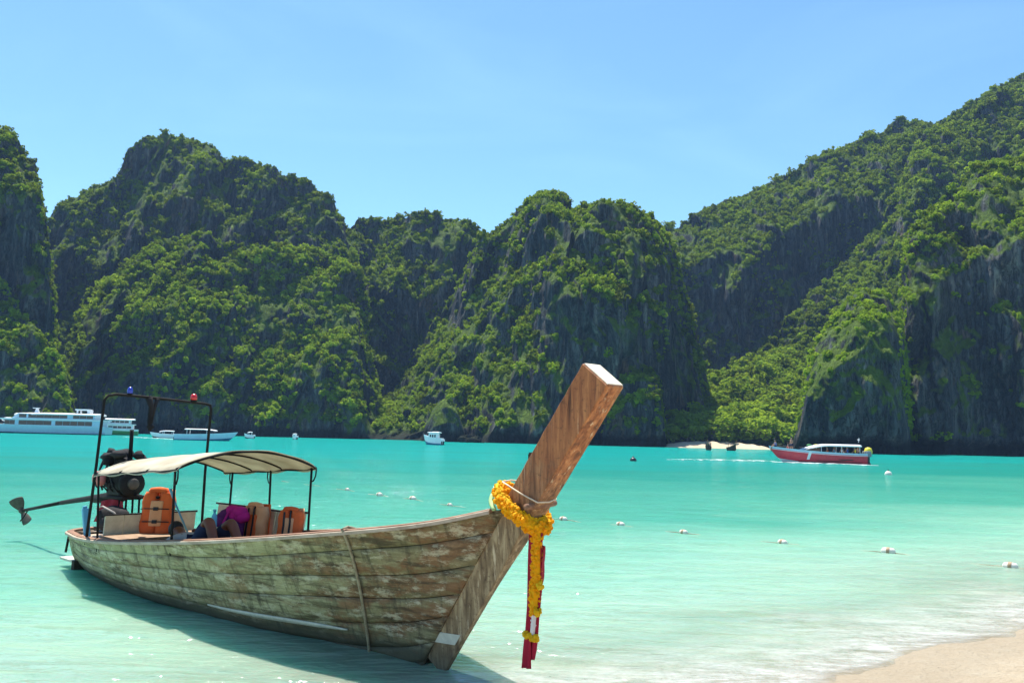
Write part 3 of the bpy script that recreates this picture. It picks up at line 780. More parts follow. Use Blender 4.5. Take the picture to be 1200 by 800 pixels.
HULL = MB()
u = np.linspace(0, 1, 70)
for sgn in (-1, 1):
    Uu, Ww = np.meshgrid(u, np.linspace(0, 1, 14), indexing='ij')
    x, h, z = hull(Uu, Ww, -0.028)
    HULL.sheet(np.stack([x, sgn * h, z], -1), np.stack([0 * x, -sgn * np.minimum(0.02, h * 0.5), 0 * x], -1))
x, h, z = hull(np.zeros(14), np.linspace(0, 1, 14), -0.01)
tr = np.stack([np.stack([x + 0.03, s * h, z], -1) for s in np.linspace(-1, 1, 9)], 0)
HULL.sheet(tr, (0.04, 0, 0))
x, h, z = hull(u, np.zeros(70))
HULL.sheet(np.stack([np.stack([x, s * h, z - 0.02], -1) for s in (-1, 1)], 0), (0, 0, 0.02))
hull_o = HULL.build("hull", M['liner'], BOAT)

bands = [0, .17, .33, .47, .60, .735, .87, 1.0]
for sgn in (-1, 1):
    for b in range(7):
        un = np.linspace(0, 1, 56); wn_ = np.linspace(0, 1, 5)
        Uu, Tt = np.meshgrid(un, wn_, indexing='ij')
        lo = bands[b] + 0.010 * np.sin(un * 9 + b * 2.1 + sgn)[:, None] * (b > 0)
        hi = bands[b + 1] + 0.010 * np.sin(un * 9 + (b + 1) * 2.1 + sgn)[:, None] * (b < 6)
        gap = 0.0018
        Ww = lo + gap + (hi - lo - 2 * gap) * Tt
        # each strake bellies a little and laps proud of the one below
        proud = 0.004 * np.sin(b * 2.7) + 0.004 * (1 - Tt) + 0.005 * fbm(Uu * 14, Tt + b * 3.1, 0 * Uu + sgn, 3) - 0.008 * ((Tt == 0) | (Tt == 1))
        x, h, z = hull(Uu, Ww); h = h + proud
        pm = MB().sheet(np.stack([x, sgn * h, z], -1), np.stack([0 * x, -sgn * np.minimum(0.026, h * 0.6), 0 * x], -1))
        pm.build("plank", M['hull'], hull_o, True)
# stern boards
for b in range(5):
    w0, w1 = 0.12 + b * 0.18, 0.12 + b * 0.18 + 0.174
    ws = np.linspace(w0, min(w1, 1.0), 4); x, h, z = hull(np.zeros(4), ws, 0.012)
    MB().sheet(np.stack([np.stack([x - 0.03 - 0.10 * (1 - s * s), s * h, z], -1) for s in np.linspace(-1, 1, 11)], 0), (0.09, 0, 0)).build("stern_board", M['hull'], hull_o)

# stem and prow: one raked timber, cut square to its own axis
ax = Vector((RK, 0, 1)).normalized(); fw = Vector((1, 0, -RK)).normalized()
TOPZ = 2.32
def post_section(s, d0, d1, wd):
    """corners at axis distance s: back-starboard, front-starboard, front-port, back-port"""
    base = Vector((0.0, 0, -0.05)) + ax * s
    wf = wd * (0.36 + 0.64 * float(sstep(0.9, 2.0, s)))          # the cutwater is sharp below, square above
    return [base - fw * d0 + Vector((0, -wd, 0)), base + fw * d1 + Vector((0, -wf, 0)), base + fw * d1 + Vector((0, wf, 0)), base - fw * d0 + Vector((0, wd, 0))]
L_ = (TOPZ + 0.14) / ax.z
vs, fs = [], []
st = [(0.0, .25, .015, .055), (0.35, .265, .005, .075), (0.9, .275, .0, .09), (1.55, .28, .0, .10), (2.0, .285, .004, .102), (2.6, .285, .008, .104), (L_ - 0.012, .285, .010, .105), (L_, .277, .002, .097)]
n_sub = 6
cen = []
for (s0, a0, b0, w0), (s1, a1, b1, w1) in zip(st[:-1], st[1:]):
    for k in range(n_sub if s1 < L_ - 0.005 else 1):
        f = k / n_sub; cen.append((s0 + (s1 - s0) * f, a0 + (a1 - a0) * f, b0 + (b1 - b0) * f, w0 + (w1 - w0) * f))
cen.append(st[-1])
for i, (s_, a_, b_, w_) in enumerate(cen):
    j = 0.002 * math.sin(i * 2.3)
    vs += post_section(s_, a_ + j, b_, w_ + j * 0.5)
for i in range(len(cen) - 1):
    for k in range(4):
        fs.append((4 * i + k, 4 * i + (k + 1) % 4, 4 * i + 4 + (k + 1) % 4, 4 * i + 4 + k))
fs.append((3, 2, 1, 0))
nl = 4 * (len(cen) - 1)
fs.append((nl, nl + 1, nl + 2, nl + 3))
post = bevel(MB().add(vs, fs).build("prow_post", M['post'], BOAT), 0.011, 3)
capc = post_section(L_ + 0.001, .277, .002, .097)
cp = MB().add(capc + [p + ax * 0.006 for p in post_section(L_ + 0.001, .272, -.003, .092)], [(3, 2, 1, 0), (4, 5, 6, 7)] + [(k, (k + 1) % 4, 4 + (k + 1) % 4, 4 + k) for k in range(4)])
cp.build("sawn_end", M['cutend'], post)
# white painted patch at the stem foot
for sg in (-1,):
    pa = [Vector((0, 0, -0.05)) + ax * s_ + fw * d_ + Vector((0, sg * (w_ + 0.004), 0)) for s_, d_, w_ in ((0.16, -.245, .070), (0.33, -.03, .036), (0.445, -.03, .038), (0.275, -.245, .073))]
    MB().add(pa + [p + Vector((0, -sg * 0.006, 0)) for p in pa], [(0, 1, 2, 3), (7, 6, 5, 4), (0, 4, 5, 1), (1, 5, 6, 2), (2, 6, 7, 3), (3, 7, 4, 0)]).build("paint_patch", M['whitepaint'], post)
# wooden peg through the prow and the string lashing it
pz = 1.47
px_ = RK * (pz + 0.05) - 0.02
MB().tube([(px_ - 0.02, -0.17, pz - .01), (px_, 0, pz), (px_ + 0.01, 0.15, pz + .015)], [0.026, 0.03, 0.024], 10).build("peg", M['rail_brown'], post, True)
MB().tube([(px_ - 0.33, -0.118, pz + 0.17), (px_ - 0.12, -0.125, pz + 0.09), (px_ + 0.06, -0.118, pz + 0.03), (px_ + 0.075, 0.0, pz + 0.03), (px_ + 0.05, 0.118, pz + 0.05), (px_ - .33, .118, pz + .17), (px_ - .35, 0, pz + .18), (px_ - 0.33, -0.118, pz + 0.17)], 0.006, 6).build("string", M['palerope'], post, True)
# small wooden cleat on the aft side of the prow
cz = 1.86; cx = RK * (cz + .05) - 0.365
MB().box((cx, -.04, cz), (0.07, 0.05, 0.05)).box((cx - 0.025, -.04, cz - 0.03), (0.035, 0.05, 0.08)).build("cleat", M['liner'], post)

# white repaired seam above the waterline (starboard)
un = np.linspace(0.56, 0.80, 26)
Uu, Tt = np.meshgrid(un, np.array([0.0, 0.5, 1.0]), indexing='ij')
wc = 0.475 - 0.05 * (Uu - 0.56) / 0.24
half = 0.016 * np.sqrt(np.clip(np.sin(np.pi * (Uu - 0.545) / 0.26), 0.02, 1))
x, h, z = hull(Uu, wc + half * (Tt - 0.5) * 2); h += 0.014 + 0.006 * (1 - (2 * Tt - 1) ** 2)
MB().sheet(np.stack([x, -h, z], -1), np.stack([0 * x, 0 * x + 0.014, 0 * x], -1)).build("seam_strip", M['whitepaint'], hull_o, True)

# gunwale: cream outer rail and brown cap on both sides, round the stern
def sweep_rail(name, mat, dy, dz, wdt, hgt):
    pts = []
    un = np.linspace(0.0, 0.985, 80)
    x, h, z = hull(un, np.ones(80))
    left = [(x[i], -(h[i] + dy), z[i] + dz) for i in range(79, -1, -1)]
    sx, sh, sz = x[0], h[0] + dy, z[0] + dz
    arc = [(sx - 0.02 - 0.20 * math.sin(t * math.pi), -sh * math.cos(t * math.pi), sz + 0.02 * math.sin(t * math.pi)) for t in np.linspace(0.06, 0.94, 15)]
    right = [(x[i], h[i] + dy, z[i] + dz) for i in range(80)]
    path = [Vector(p) for p in left + arc + right]
    vs, fs = [], []
    for i, p in enumerate(path):
        t = (path[min(i + 1, len(path) - 1)] - path[max(i - 1, 0)]); t.z = 0; t.normalize()
        nrm = Vector((-t.y, t.x, 0))
        for a_, b_ in ((-1, -1), (1, -1), (1.0, .6), (.6, 1), (-.6, 1), (-1, .6)):
            vs.append(p + nrm * (a_ * wdt / 2) + Vector((0, 0, b_ * hgt / 2)))
    m = len(path)
    for i in range(m - 1):
        for k in range(6): fs.append((6 * i + k, 6 * i + (k + 1) % 6, 6 * i + 6 + (k + 1) % 6, 6 * i + 6 + k))
    fs.append((5, 4, 3, 2, 1, 0)); fs.append(tuple(6 * (m - 1) + k for k in range(6)))
    return MB().add(vs, fs).build(name, mat, BOAT)
sweep_rail("outer_rail", M['rail'], 0.020, -0.006, 0.034, 0.034)
sweep_rail("gunwale", M['rail_brown'], -0.035, 0.010, 0.085, 0.034)

# decks: cross boards between the gunwales
def cross_board(q0, q1, drop, name="deck_board", mat=None):
    h0, z0 = sheer(q0); h1, z1 = sheer(q1)
    k = 1 - 0.35 * drop
    h0, h1 = max(h0 * k - 0.05, 0.03), max(h1 * k - 0.05, 0.03)
    g = 0.006
    vs = [(-q0 - g, -h0, z0 - drop), (-q0 - g, h0, z0 - drop), (-q1 + g, h1, z1 - drop), (-q1 + g, -h1, z1 - drop)]
    vs += [(a_, b_, c_ - 0.025) for a_, b_, c_ in vs]
    return MB().add(vs, [(0, 1, 2, 3), (7, 6, 5, 4), (0, 4, 5, 1), (1, 5, 6, 2), (2, 6, 7, 3), (3, 7, 4, 0)]).build(name, mat or M['deck'], BOAT)
q = -0.62
while q < 2.6:
    cross_board(q, q + 0.2, 0.05 + 0.04 * (q > 1.0)); q += 0.2
q = 2.6
while q < 6.2:
    cross_board(q, q + 0.225, 0.17); q += 0.225
q = 6.2
while q < 7.3:
    cross_board(q, q + 0.2, 0.03, "stern_deck_board", M['rail']); q += 0.2
# rounded aft deck
MB().sheet(np.stack([np.stack([-7.40 - 0.20 * np.sin(np.pi * tt) * kk, -0.53 * np.cos(np.pi * tt) * (0.6 + 0.4 * kk), 0.50 + 0 * tt], -1) for kk in (0.0, 1.0) for tt in [np.linspace(0.04, 0.96, 15)]], 0), (0, 0, -0.03)).build("stern_deck", M['rail'], BOAT)

# bench back across the boat and the coaming along the port side
bq = 5.95; hb, zb = sheer(bq)
n_b = 5
for k in range(n_b):
    y0, y1 = -0.62 + 1.24 * k / n_b, -0.62 + 1.24 * (k + 1) / n_b
    MB().box((-bq - 0.03, (y0 + y1) / 2, 0.68), (0.03, y1 - y0 - 0.008, 0.36), Matrix.Rotation(0.10, 3, 'Y')).build("bench_back_board", M['cream'], BOAT)
MB().tube([(-bq - 0.01, -0.64, 0.865), (-bq - 0.01, 0.64, 0.865)], 0.014, 8).build("bench_back_rail", M['iron'], BOAT, True)
MB().box((-bq + 0.30, 0, 0.60), (0.55, 1.34, 0.03)).build("bench_seat", M['deck'], BOAT)
qs = np.linspace(3.58, 5.7, 7)
for a_, b_ in zip(qs[:-1], qs[1:]):
    pts = []
    for q_ in np.linspace(a_ + 0.008, b_ - 0.008, 4):
        h_, z_ = sheer(q_); pts.append([(-q_, h_ - 0.10, z_ - 0.10), (-q_, h_ - 0.07, 0.5 * z_ + 0.48), (-q_, h_ - 0.05, 0.97 + 0.03 * (q_ < 4))])
    MB().sheet(np.array(pts), (0, 0.02, 0)).build("coaming_board", M['cream'], BOAT)
cp_ = [(-q_, sheer(q_)[0] - 0.045, 0.985 + 0.03 * (q_ < 4)) for q_ in np.linspace(3.52, 5.75, 9)]
MB().tube(cp_, 0.013, 8).build("coaming_rail", M['iron'], BOAT, True)

# canopy frame and canvas
CQ0, CQ1 = 3.42, 5.72
def can_z(q, y, half=0.87):
    t = (q - CQ0) / (CQ1 - CQ0)
    crown = 1.60 - 0.16 * t
    return crown + 0.185 * (1 - (y / half) ** 2) - 0.012 * math.sin(t * math.pi * 3) ** 2
ROOF = empty("canopy_anchor")  # replaced below
bpy.data.objects.remove(ROOF)
cs_ = []
for q_ in np.linspace(CQ0, CQ1, 37):
    row = []
    for y_ in np.linspace(-0.90, 0.90, 31):
        zz = can_z(q_, y_)
        e = abs(y_) / 0.9
        if e > 0.985: zz -= 0.035 + 0.012 * math.sin(q_ * 9)
        row.append((-q_ + 0.02 * math.sin(y_ * 4) * (q_ in (CQ0, CQ1)), y_, zz + 0.004 * math.sin(y_ * 13 + q_ * 7)))
    cs_.append(row)
can = MB().sheet(np.array(cs_), (0, 0, -0.008)).build("canopy", M['canvas'], BOAT, True)
for q_ in np.linspace(CQ0 + 0.02, CQ1 - 0.03, 4):
    MB().tube([(-q_, y_, can_z(q_, y_) - 0.02) for y_ in np.linspace(-0.89, 0.89, 19)], 0.011 if q_ > CQ0 + .1 else 0.014, 7).build("canopy_hoop", M['iron'], can, True)
for sy in (-1, 1):
    MB().tube([(-q_, sy * 0.885, can_z(q_, 0.885) - 0.03) for q_ in np.linspace(CQ0, CQ1, 12)], 0.012, 7).build("canopy_edge_pipe", M['iron'], can, True)
def canopy_pole(q_, sy):
    h_, z_ = sheer(q_)
    yb = sy * (h_ - 0.06)
    top = can_z(q_, 0.87)
    pm = MB().tube([(-q_, yb, z_ - 0.14), (-q_, sy * 0.87, top - 0.025)], 0.0145, 8)
    # the bent brace under the edge
    pm.tube([(-q_ - 0.0, sy * 0.868, top - 0.20), (-q_ + 0.05 * (1 if q_ < 4 else -1), sy * 0.872, top - 0.18), (-q_ + 0.085 * (1 if q_ < 4 else -1), sy * 0.876, top - 0.12), (-q_ + 0.09 * (1 if q_ < 4 else -1), sy * 0.88, top - 0.03)], 0.009, 6)
    pm.build("canopy_pole", M['iron'], BOAT, True)
for q_, sy in ((3.5, -1), (5.62, -1), (3.5, 1), (4.45, 1), (5.45, 1)):
    canopy_pole(q_, sy)

# tall hoop over the stern with its lamps
aq = 6.05; ah, azz = sheer(aq)
MB().tube([(-aq - 0.10, -ah + 0.05, azz - 0.08), (-aq, -ah + 0.07, 1.5), (-aq + .05, -ah + 0.09, 2.36), (-aq + .05, -ah + 0.14, 2.425), (-aq + .05, -ah + 0.24, 2.445), (-aq + .05, -0.2, 2.43), (-aq + 0.05, 0.3, 2.40), (-aq + .05, ah - 0.14, 2.375), (-aq + .05, ah - 0.06, 2.36), (-aq + .05, ah - 0.045, 2.30), (-aq, ah - 0.05, 1.4), (-aq, ah - 0.05, azz - 0.08)], 0.019, 10).build("stern_hoop", M['iron'], BOAT, True)
def lamp(y, z, mat, r):
    b = MB().lathe([(r * 0.9, 0), (r * 0.9, 0.03)], (-aq + .05, y, z), 12).build("lamp_base", M['iron'], BOAT, True)
    MB().lathe([(r, 0.028), (r * 1.05, 0.06), (r * 0.85, 0.095), (r * 0.35, 0.115)], (-aq + .05, y, z), 14).build("lamp_glass", mat, b, True)
lamp(-0.40, 2.44, M['bluelamp'], 0.036); lamp(0.50, 2.395, M['redlamp'], 0.046)
# cloth-wrapped stick and line hanging from the hoop
MB().tube([(-aq + .05, -0.14, 2.42), (-aq + .055, -0.10, 2.3), (-aq + .05, -0.11, 2.1), (-aq + .06, -0.10, 1.97)], [0.05, 0.035, 0.03, 0.022], 8).tube([(-aq + .05, -0.02, 2.42), (-aq + .05, -0.05, 2.3), (-aq + .05, -0.09, 2.05)], [0.03, 0.022, 0.02], 7).ball((-aq + .05, -0.09, 2.03), 0.045, 8, 6, 0.2).build("hanging_bundle", M['darkcloth'], BOAT, True)

# little board at the stern waterline and a mooring pin
MB().box((-7.62, -0.20, 0.10), (0.50, 0.55, 0.03)).build("stern_step", M['whitepaint'], BOAT)
MB().tube([(-7.50, -0.50, 0.46), (-7.52, -0.52, 0.22)], 0.018, 8).build("stern_pin", M['iron'], BOAT, True)
MB().box((-7.30, -0.42, 0.05), (0.10, 0.14, 0.14)).build("rudder_block", M['liner'], BOAT)

# ------------------------------------------------------------------ the longtail engine on its pivot
EQ = 7.05
ENG = empty("longtail_engine", BOAT.matrix_world @ Vector((0, 0, 0)), HEAD, "black longtail engine with long propeller shaft over the stern", "boat engine")
Mb = Matrix.Translation((foot.x, foot.y, 0)) @ Matrix.Rotation(HEAD, 4, 'Z')
ENG.matrix_world = Mb @ Matrix.Translation((-EQ, 0, 0.5))
def el(p): return (p[0], p[1], p[2])
MB().lathe([(0.10, -0.02), (0.10, 0.03), (0.045, 0.06), (0.045, 0.44), (0.07, 0.46), (0.07, 0.5)], (0, 0, 0), 12).build("pivot_post", M['iron'], ENG, True)
fr_ = MB()
for sy in (-0.14, 0.14):
    fr_.tube([(-0.25, sy, 0.50), (0.45, sy, 0.53)], 0.025, 6)
fr_.box((0.0, 0, 0.5), (0.12, 0.3, 0.06)).box((0.35, 0, 0.52), (0.05, 0.3, 0.05))
fr_.build("engine_frame", M['iron'], ENG)
bl = bevel(MB().box((0.08, 0, 0.70), (0.46, 0.30, 0.30)).box((0.05, 0, 0.90), (0.38, 0.22, 0.16)).build("engine_block", M['engine'], ENG), 0.02)
for k in range(6):
    bevel(MB().box((-0.10 + k * 0.065, 0, 1.0), (0.035, 0.27, 0.10)).build("cooling_fin", M['engine'], bl), 0.006, 1)
fb = MB().lathe([(0.03, -0.05), (0.17, -0.045), (0.185, 0.0), (0.17, 0.045), (0.03, 0.05)], (0.36, 0, 0.72), 20, Matrix.Rotation(math.pi / 2, 3, 'Y')).build("flywheel", M['engine'], ENG, True)
MB().lathe([(0.02, -0.02), (0.085, -0.015), (0.075, 0.025), (0.02, 0.03)], (0.42, 0, 0.72), 14, Matrix.Rotation(math.pi / 2, 3, 'Y')).build("hub", M['steel'], fb, True)
MB().lathe([(0.05, 0), (0.10, 0.02), (0.11, 0.10), (0.07, 0.15), (0.02, 0.16)], (0.0, -0.24, 0.78), 14, Matrix.Rotation(math.pi / 2, 3, 'X') @ Matrix.Rotation(0, 3, 'Y')).build("air_filter", M['engine_pink'], ENG, True)
bevel(MB().box((-0.13, -0.16, 0.80), (0.16, 0.10, 0.16)).build("fuel_pump", M['steel'], ENG), 0.015)
# lumpy black tarpaulin and hoses heaped on top
tb = MB()
for k in range(16):
    tb.ball((random.uniform(-0.22, 0.26), random.uniform(-0.20, 0.20), 1.05 + random.uniform(-0.06, 0.09)), (random.uniform(.07, .13), random.uniform(.06, .11), random.uniform(.05, .085)), 9, 6, 0.22)
tb.build("engine_cover", M['darkcloth'], ENG, True)
for k in range(5):
    y0 = -0.18 + k * 0.09
    MB().tube([(-0.24, y0, 1.05), (-0.28 - 0.02 * k, y0 - 0.03, 0.9), (-0.2, y0 - 0.05, 0.72), (-0.05, y0 - 0.06, 0.62 + 0.02 * k)], 0.014, 6).build("hose", M['black'], ENG, True)
for k in range(4):
    MB().tube([(0.30 + 0.03 * k, -0.13 + 0.08 * k, 0.52), (0.32 + 0.03 * k, -0.13 + 0.08 * k, 0.12)], 0.016, 6).build("frame_leg", M['iron'], ENG, True)
for k in range(7):
    bevel(MB().box((random.uniform(-.2, .3), random.choice((-.17, .17)) + random.uniform(-.03, .03), random.uniform(.58, .98)), (random.uniform(.05, .13), random.uniform(.05, .1), random.uniform(.05, .12))).build("engine_fitting", M[random.choice(('engine', 'steel', 'iron'))], ENG), 0.01)
for k in range(3):
    MB().tube([(-0.2 + .2 * k, -.19, 1.0), (-0.22 + .2 * k, -.25, .85), (-0.15 + .2 * k, -.22, .68), (-.1 + .2 * k, -.15, .6)], 0.012, 6).build("hose", M['black'], ENG, True)
MB().tube([(0.12, 0.05, 0.95), (0.12, 0.05, 1.30), (0.11, 0.05, 1.48)], [0.03, 0.028, 0.028], 10).build("exhaust_pipe", M['iron'], ENG, True)
SHL = 4.2
sh_pts = [(0.1, 0, 0.54), (-0.35, 0, 0.515), (-SHL * 0.55, 0, 0.27), (-SHL, 0, 0.0)]
MB().tube(sh_pts[:3], [0.055, 0.05, 0.035], 10).tube([(-0.30, 0, 0.47), (-0.95, 0, 0.42)], [0.075, 0.06], 8).tube([sh_pts[2], sh_pts[3]], [0.03, 0.026], 10).build("drive_shaft", M['iron'], ENG, True)
pr_ = MB()
for k in range(2):
    ang = 0.5 + k * math.pi
    Rm = Matrix.Rotation(ang, 3, 'X')
    P = []
    for i, r_ in enumerate(np.linspace(0.03, 0.235, 8)):
        wdt = 0.035 + 0.085 * math.sin(min(1, r_ / 0.30) * math.pi * 0.80)
        tw = 0.9 - 1.4 * r_
        row = []
        for s_ in (-1, -0.5, 0, 0.5, 1):
            row.append(Rm @ Vector((s_ * wdt * math.sin(tw), s_ * wdt * math.cos(tw), r_ + 0.02 * (1 - s_ * s_))))
        P.append(row)
    pr_.sheet(np.array(P) + np.array([-SHL - 0.02, 0, 0.0]), (0.014, 0, 0))
pp = pr_.build("propeller", M['steel'], ENG, True)
MB().lathe([(0.02, -0.08), (0.045, -0.04), (0.05, 0.04), (0.03, 0.07)], (-SHL - 0.01, 0, 0), 12, Matrix.Rotation(math.pi / 2, 3, 'Y')).build("propeller_hub", M['steel'], pp, True)
MB().tube([(-SHL + 0.30, 0, 0.02), (-SHL + 0.1, 0, -0.12), (-SHL - 0.03, 0, -0.18)], 0.012, 6).build("skeg", M['iron'], ENG, True)
MB().tube([(0.30, 0.05, 0.56), (0.75, 0.03, 0.56), (1.25, 0.0, 0.585)], [0.025, 0.022, 0.02], 8).build("tiller", M['iron'], ENG, True)

def bw(p):
    """boat-local point -> world"""
    return Mb @ Vector(p)
def thing_in_boat(name, p, rz, label, cat, group=None):
    o = empty(name, (0, 0, 0), 0, label, cat, group)
    o.matrix_world = Mb @ Matrix.Translation(p) @ Matrix.Rotation(rz, 4, 'Z')
    return o

# maroon cloth hung on the engine mount, dark pack, blue board
def drape(name, p, w_, h_, mat, rz, label, cat, sag=0.06, lean=0.12):
    P = []
    for i in range(12):
        t = i / 11; row = []
        for j in range(11):
            s_ = j / 10 - 0.5
            row.append((lean * (t ** 1.5) + 0.02 * math.sin(s_ * 17 + t * 3), s_ * w_ * (1 + 0.25 * t), -t * h_ - sag * s_ * s_ * 4 * (1 - t)))
        P.append(row)
    m = MB().sheet(np.array(P), (0.012, 0, 0))
    o = m.build(name, mat, None, True); o.matrix_world = Mb @ Matrix.Translation(p) @ Matrix.Rotation(rz, 4, 'Z')
    tag(o, label, cat); return o
drape("cloth", (-6.82, -0.20, 1.00), 0.30, 0.30, M['redcloth'], -0.7, "maroon red cloth hanging below the black boat engine", "cloth", 0.03, 0.10)
pk = thing_in_boat("backpack", (-6.55, -0.30, 0.60), 0.4, "slumped black backpack on the stern deck below the engine", "backpack")
m = MB()
for k in range(9):
    m.ball((random.uniform(-0.12, 0.14), random.uniform(-0.16, 0.16), 0.10 + random.uniform(0, 0.16)), (0.15, 0.15, 0.12), 10, 7, 0.10)
m.build("bag", M['darkcloth'], pk, True)
MB().tube([(-0.12, -0.15, 0.30), (0.02, -0.19, 0.34), (0.18, -0.14, 0.26), (0.22, -0.04, 0.10)], 0.02, 6, True, 0.5).build("strap", M['greyshirt'], pk, True)
bd = MB().box((0, 0, 0.17), (0.05, 0.085, 0.40)).box((0, 0, 0.385), (0.04, 0.06, 0.03)).build("plastic_post", M['skyblue']); bevel(bd, 0.012)
bd.matrix_world = Mb @ Matrix.Translation((-6.78, -0.52, 0.53)) @ Matrix.Rotation(-0.14, 4, 'Y') @ Matrix.Rotation(0.10, 4, 'X')
tag(bd, "sky blue plastic board standing at the stern gunwale beside the backpack", "board")
st_ = MB().tube([(0, 0, 0), (0.02, -0.22, 0.42), (0.03, -0.30, 0.60)], [0.014, 0.013, 0.02], 7)
so = st_.build("paddle", M['skyblue'], None, True); so.matrix_world = Mb @ Matrix.Translation((-5.5, 0.30, 0.62))
tag(so, "thin pale blue paddle leaning under the boat canopy", "paddle")

# life vests: two padded halves, collar, straps and buckles
def life_vest(name, p, rz, tilt, label, mat, mat2, folded=False, s=1.0):
    o = empty(name, (0, 0, 0), 0, label, "life vest", "life vests drying in the longtail boat")
    o.matrix_world = Mb @ Matrix.Translation(p) @ Matrix.Rotation(rz, 4, 'Z') @ Matrix.Rotation(tilt, 4, 'Y') @ Matrix.Scale(s, 4)
    for sy in (-1, 1):
        P = []
        for i in range(13):
            t = i / 12; row = []
            wv = 0.102 + 0.012 * math.sin(t * 9) - (0.03 * sstep(0.72, 1, t))
            for j in range(9):
                a_ = j / 8 * 2 - 1
                row.append((0.055 * math.sqrt(max(0, 1 - abs(a_) ** 3)) * (1 + 0.12 * math.sin(t * 14)), sy * 0.095 + a_ * wv + sy * 0.02 * math.sin(t * 3), t * 0.56 - 0.012 * math.cos(a_ * 2)))
            P.append(row)
        MB().sheet(np.array(P), (-0.07, 0, 0)).build("front_panel", mat, o, True)
    MB().tube([(0.0, -0.11, 0.52), (0.01, -0.09, 0.57), (-0.01, 0, 0.585), (0.01, 0.09, 0.57), (0.0, 0.11, 0.52)], [0.06, 0.06, 0.055, 0.06, 0.06], 9, True, 0.8).build("collar", mat, o, True)
    P = [[(-0.085 - 0.02 * math.sin(t * 3.1), y_, t * 0.55) for y_ in np.linspace(-0.17, 0.17, 7)] for t in np.linspace(0, 1.1, 8)]
    MB().sheet(np.array(P), (-0.05, 0, 0)).build("back_panel", mat2, o, True)
    if folded:
        for y_ in (-0.085, 0.02):
            MB().tube([(-0.10, y_, 0.0), (0.03, y_, -0.01), (0.07, y_, 0.12), (0.072, y_ + 0.01, 0.32), (0.06, y_, 0.52), (0.0, y_, 0.62)], 0.018, 6, True, 0.5).build('strap', M['black'], o, True)
    for z_ in (() if folded else (0.16, 0.33)):
        st = MB().tube([(-0.14, -0.20, z_), (0.0, -0.21, z_), (0.064, -0.14, z_), (0.066, 0, z_), (0.064, 0.14, z_), (0.0, 0.21, z_), (-0.14, 0.20, z_)], 0.017, 6, True, 0.45).build("strap", M['black'], o, True)
        MB().box((0.078, 0.0, z_), (0.018, 0.06, 0.045)).build("buckle", M['black'], st)
    bevel(MB().box((0.045, 0.0, 0.27), (0.045, 0.17, 0.34)).build("chest_patch", mat2, o), 0.02)
    return o
life_vest("life_vest", (-5.80, -0.02, 0.60), -0.75, -0.16, "orange life vest leaning on the cream bench back", M['orange'], M['peach'], s=1.0)
life_vest("life_vest", (-4.40, 0.62, 0.56), -1.25, -0.10, "faded peach life vest with black straps next to purple bag", M['peach'], M['orange'], True, 0.86)
life_vest("life_vest", (-3.62, 0.66, 0.62), -1.0, -0.12, "orange life vest hung on coaming near the front canopy pole", M['orange'], M['peach'], True, 0.76)
# purple and magenta bag
pg = thing_in_boat("shoulder_bag", (-4.55, 0.42, 0.54), -0.9, "purple and magenta bag stuffed beside the peach life vest", "bag")
m = MB()
for k in range(7):
    m.ball((random.uniform(-0.05, 0.05), random.uniform(-0.12, 0.12), 0.15 + 0.05 * k * 0.7), (0.13, 0.14, 0.12), 11, 8, 0.05)
m.build("bag_body", M['purple'], pg, True)
m = MB()
for k in range(5):
    m.ball((random.uniform(0.0, 0.06), random.uniform(-0.06, 0.14), 0.36 + random.uniform(0, 0.08)), (0.11, 0.10, 0.08), 10, 7, 0.08)
m.build("top_flap", M['magenta'], pg, True)
MB().tube([(0.10, -0.12, 0.05), (0.155, -0.08, 0.25), (0.13, 0.0, 0.45)], 0.014, 6).build("strap", M['magenta'], pg, True)

# ------------------------------------------------------------------ people
def skin_mesh(name, verts, edges, rad, mat, parent=None, sub=2):
    me = bpy.data.meshes.new(name); me.from_pydata([tuple(v) for v in verts], edges, []); me.materials.append(mat)
    o = link(name, me, parent)
    sk = o.modifiers.new("skin", 'SKIN'); sk.use_smooth_shade = True; sk.branch_smoothing = 0.6
    for i, r_ in enumerate(rad):
        me.skin_vertices[0].data[i].radius = (r_, r_) if not hasattr(r_, '__len__') else r_
        me.skin_vertices[0].data[i].use_root = (i == 0)
    sd = o.modifiers.new("sub", 'SUBSURF'); sd.levels = sub; sd.render_levels = sub
    return o
# sunbather lying on the deck, knees up, head towards the stern (local x forward of the person = towards the bow)
per = thing_in_boat("person", (-3.78, -0.33, 0.68), 0.0, "person in navy shorts lying under the canopy with knees raised", "person")
V_ = [(0, 0, .0), (-.18, 0, .0), (-.38, 0, .02), (-.50, 0, .03), (-.58, 0, .05), (-.68, 0, .09), (-.76, 0, .11),
      (.02, -.10, 0), (.30, -.12, .33), (.52, -.13, -.03), (.545, -.13, -.10), (.66, -.14, -.11),
      (.02, .10, 0), (.36, .12, .30), (.60, .14, -.04), (.625, .14, -.10), (.74, .15, -.11),
      (-.47, -.19, .0), (-.24, -.30, -.03), (-.02, -.22, .06), (.06, -.17, .09),
      (-.47, .19, .0), (-.56, .40, .04), (-.74, .30, .08), (-.80, .22, .08)]
E_ = [(0, 1), (1, 2), (2, 3), (3, 4), (4, 5), (5, 6), (0, 7), (7, 8), (8, 9), (9, 10), (10, 11), (0, 12), (12, 13), (13, 14), (14, 15), (15, 16), (3, 17), (17, 18), (18, 19), (19, 20), (3, 21), (21, 22), (22, 23), (23, 24)]
Rd = [.12, .115, .13, .10, .055, .085, .075, .095, .068, .045, .042, .035, .095, .068, .045, .042, .035, .055, .042, .032, .03, .055, .042, .032, .03]
body = skin_mesh("body", V_, E_, Rd, M['skin'], per)
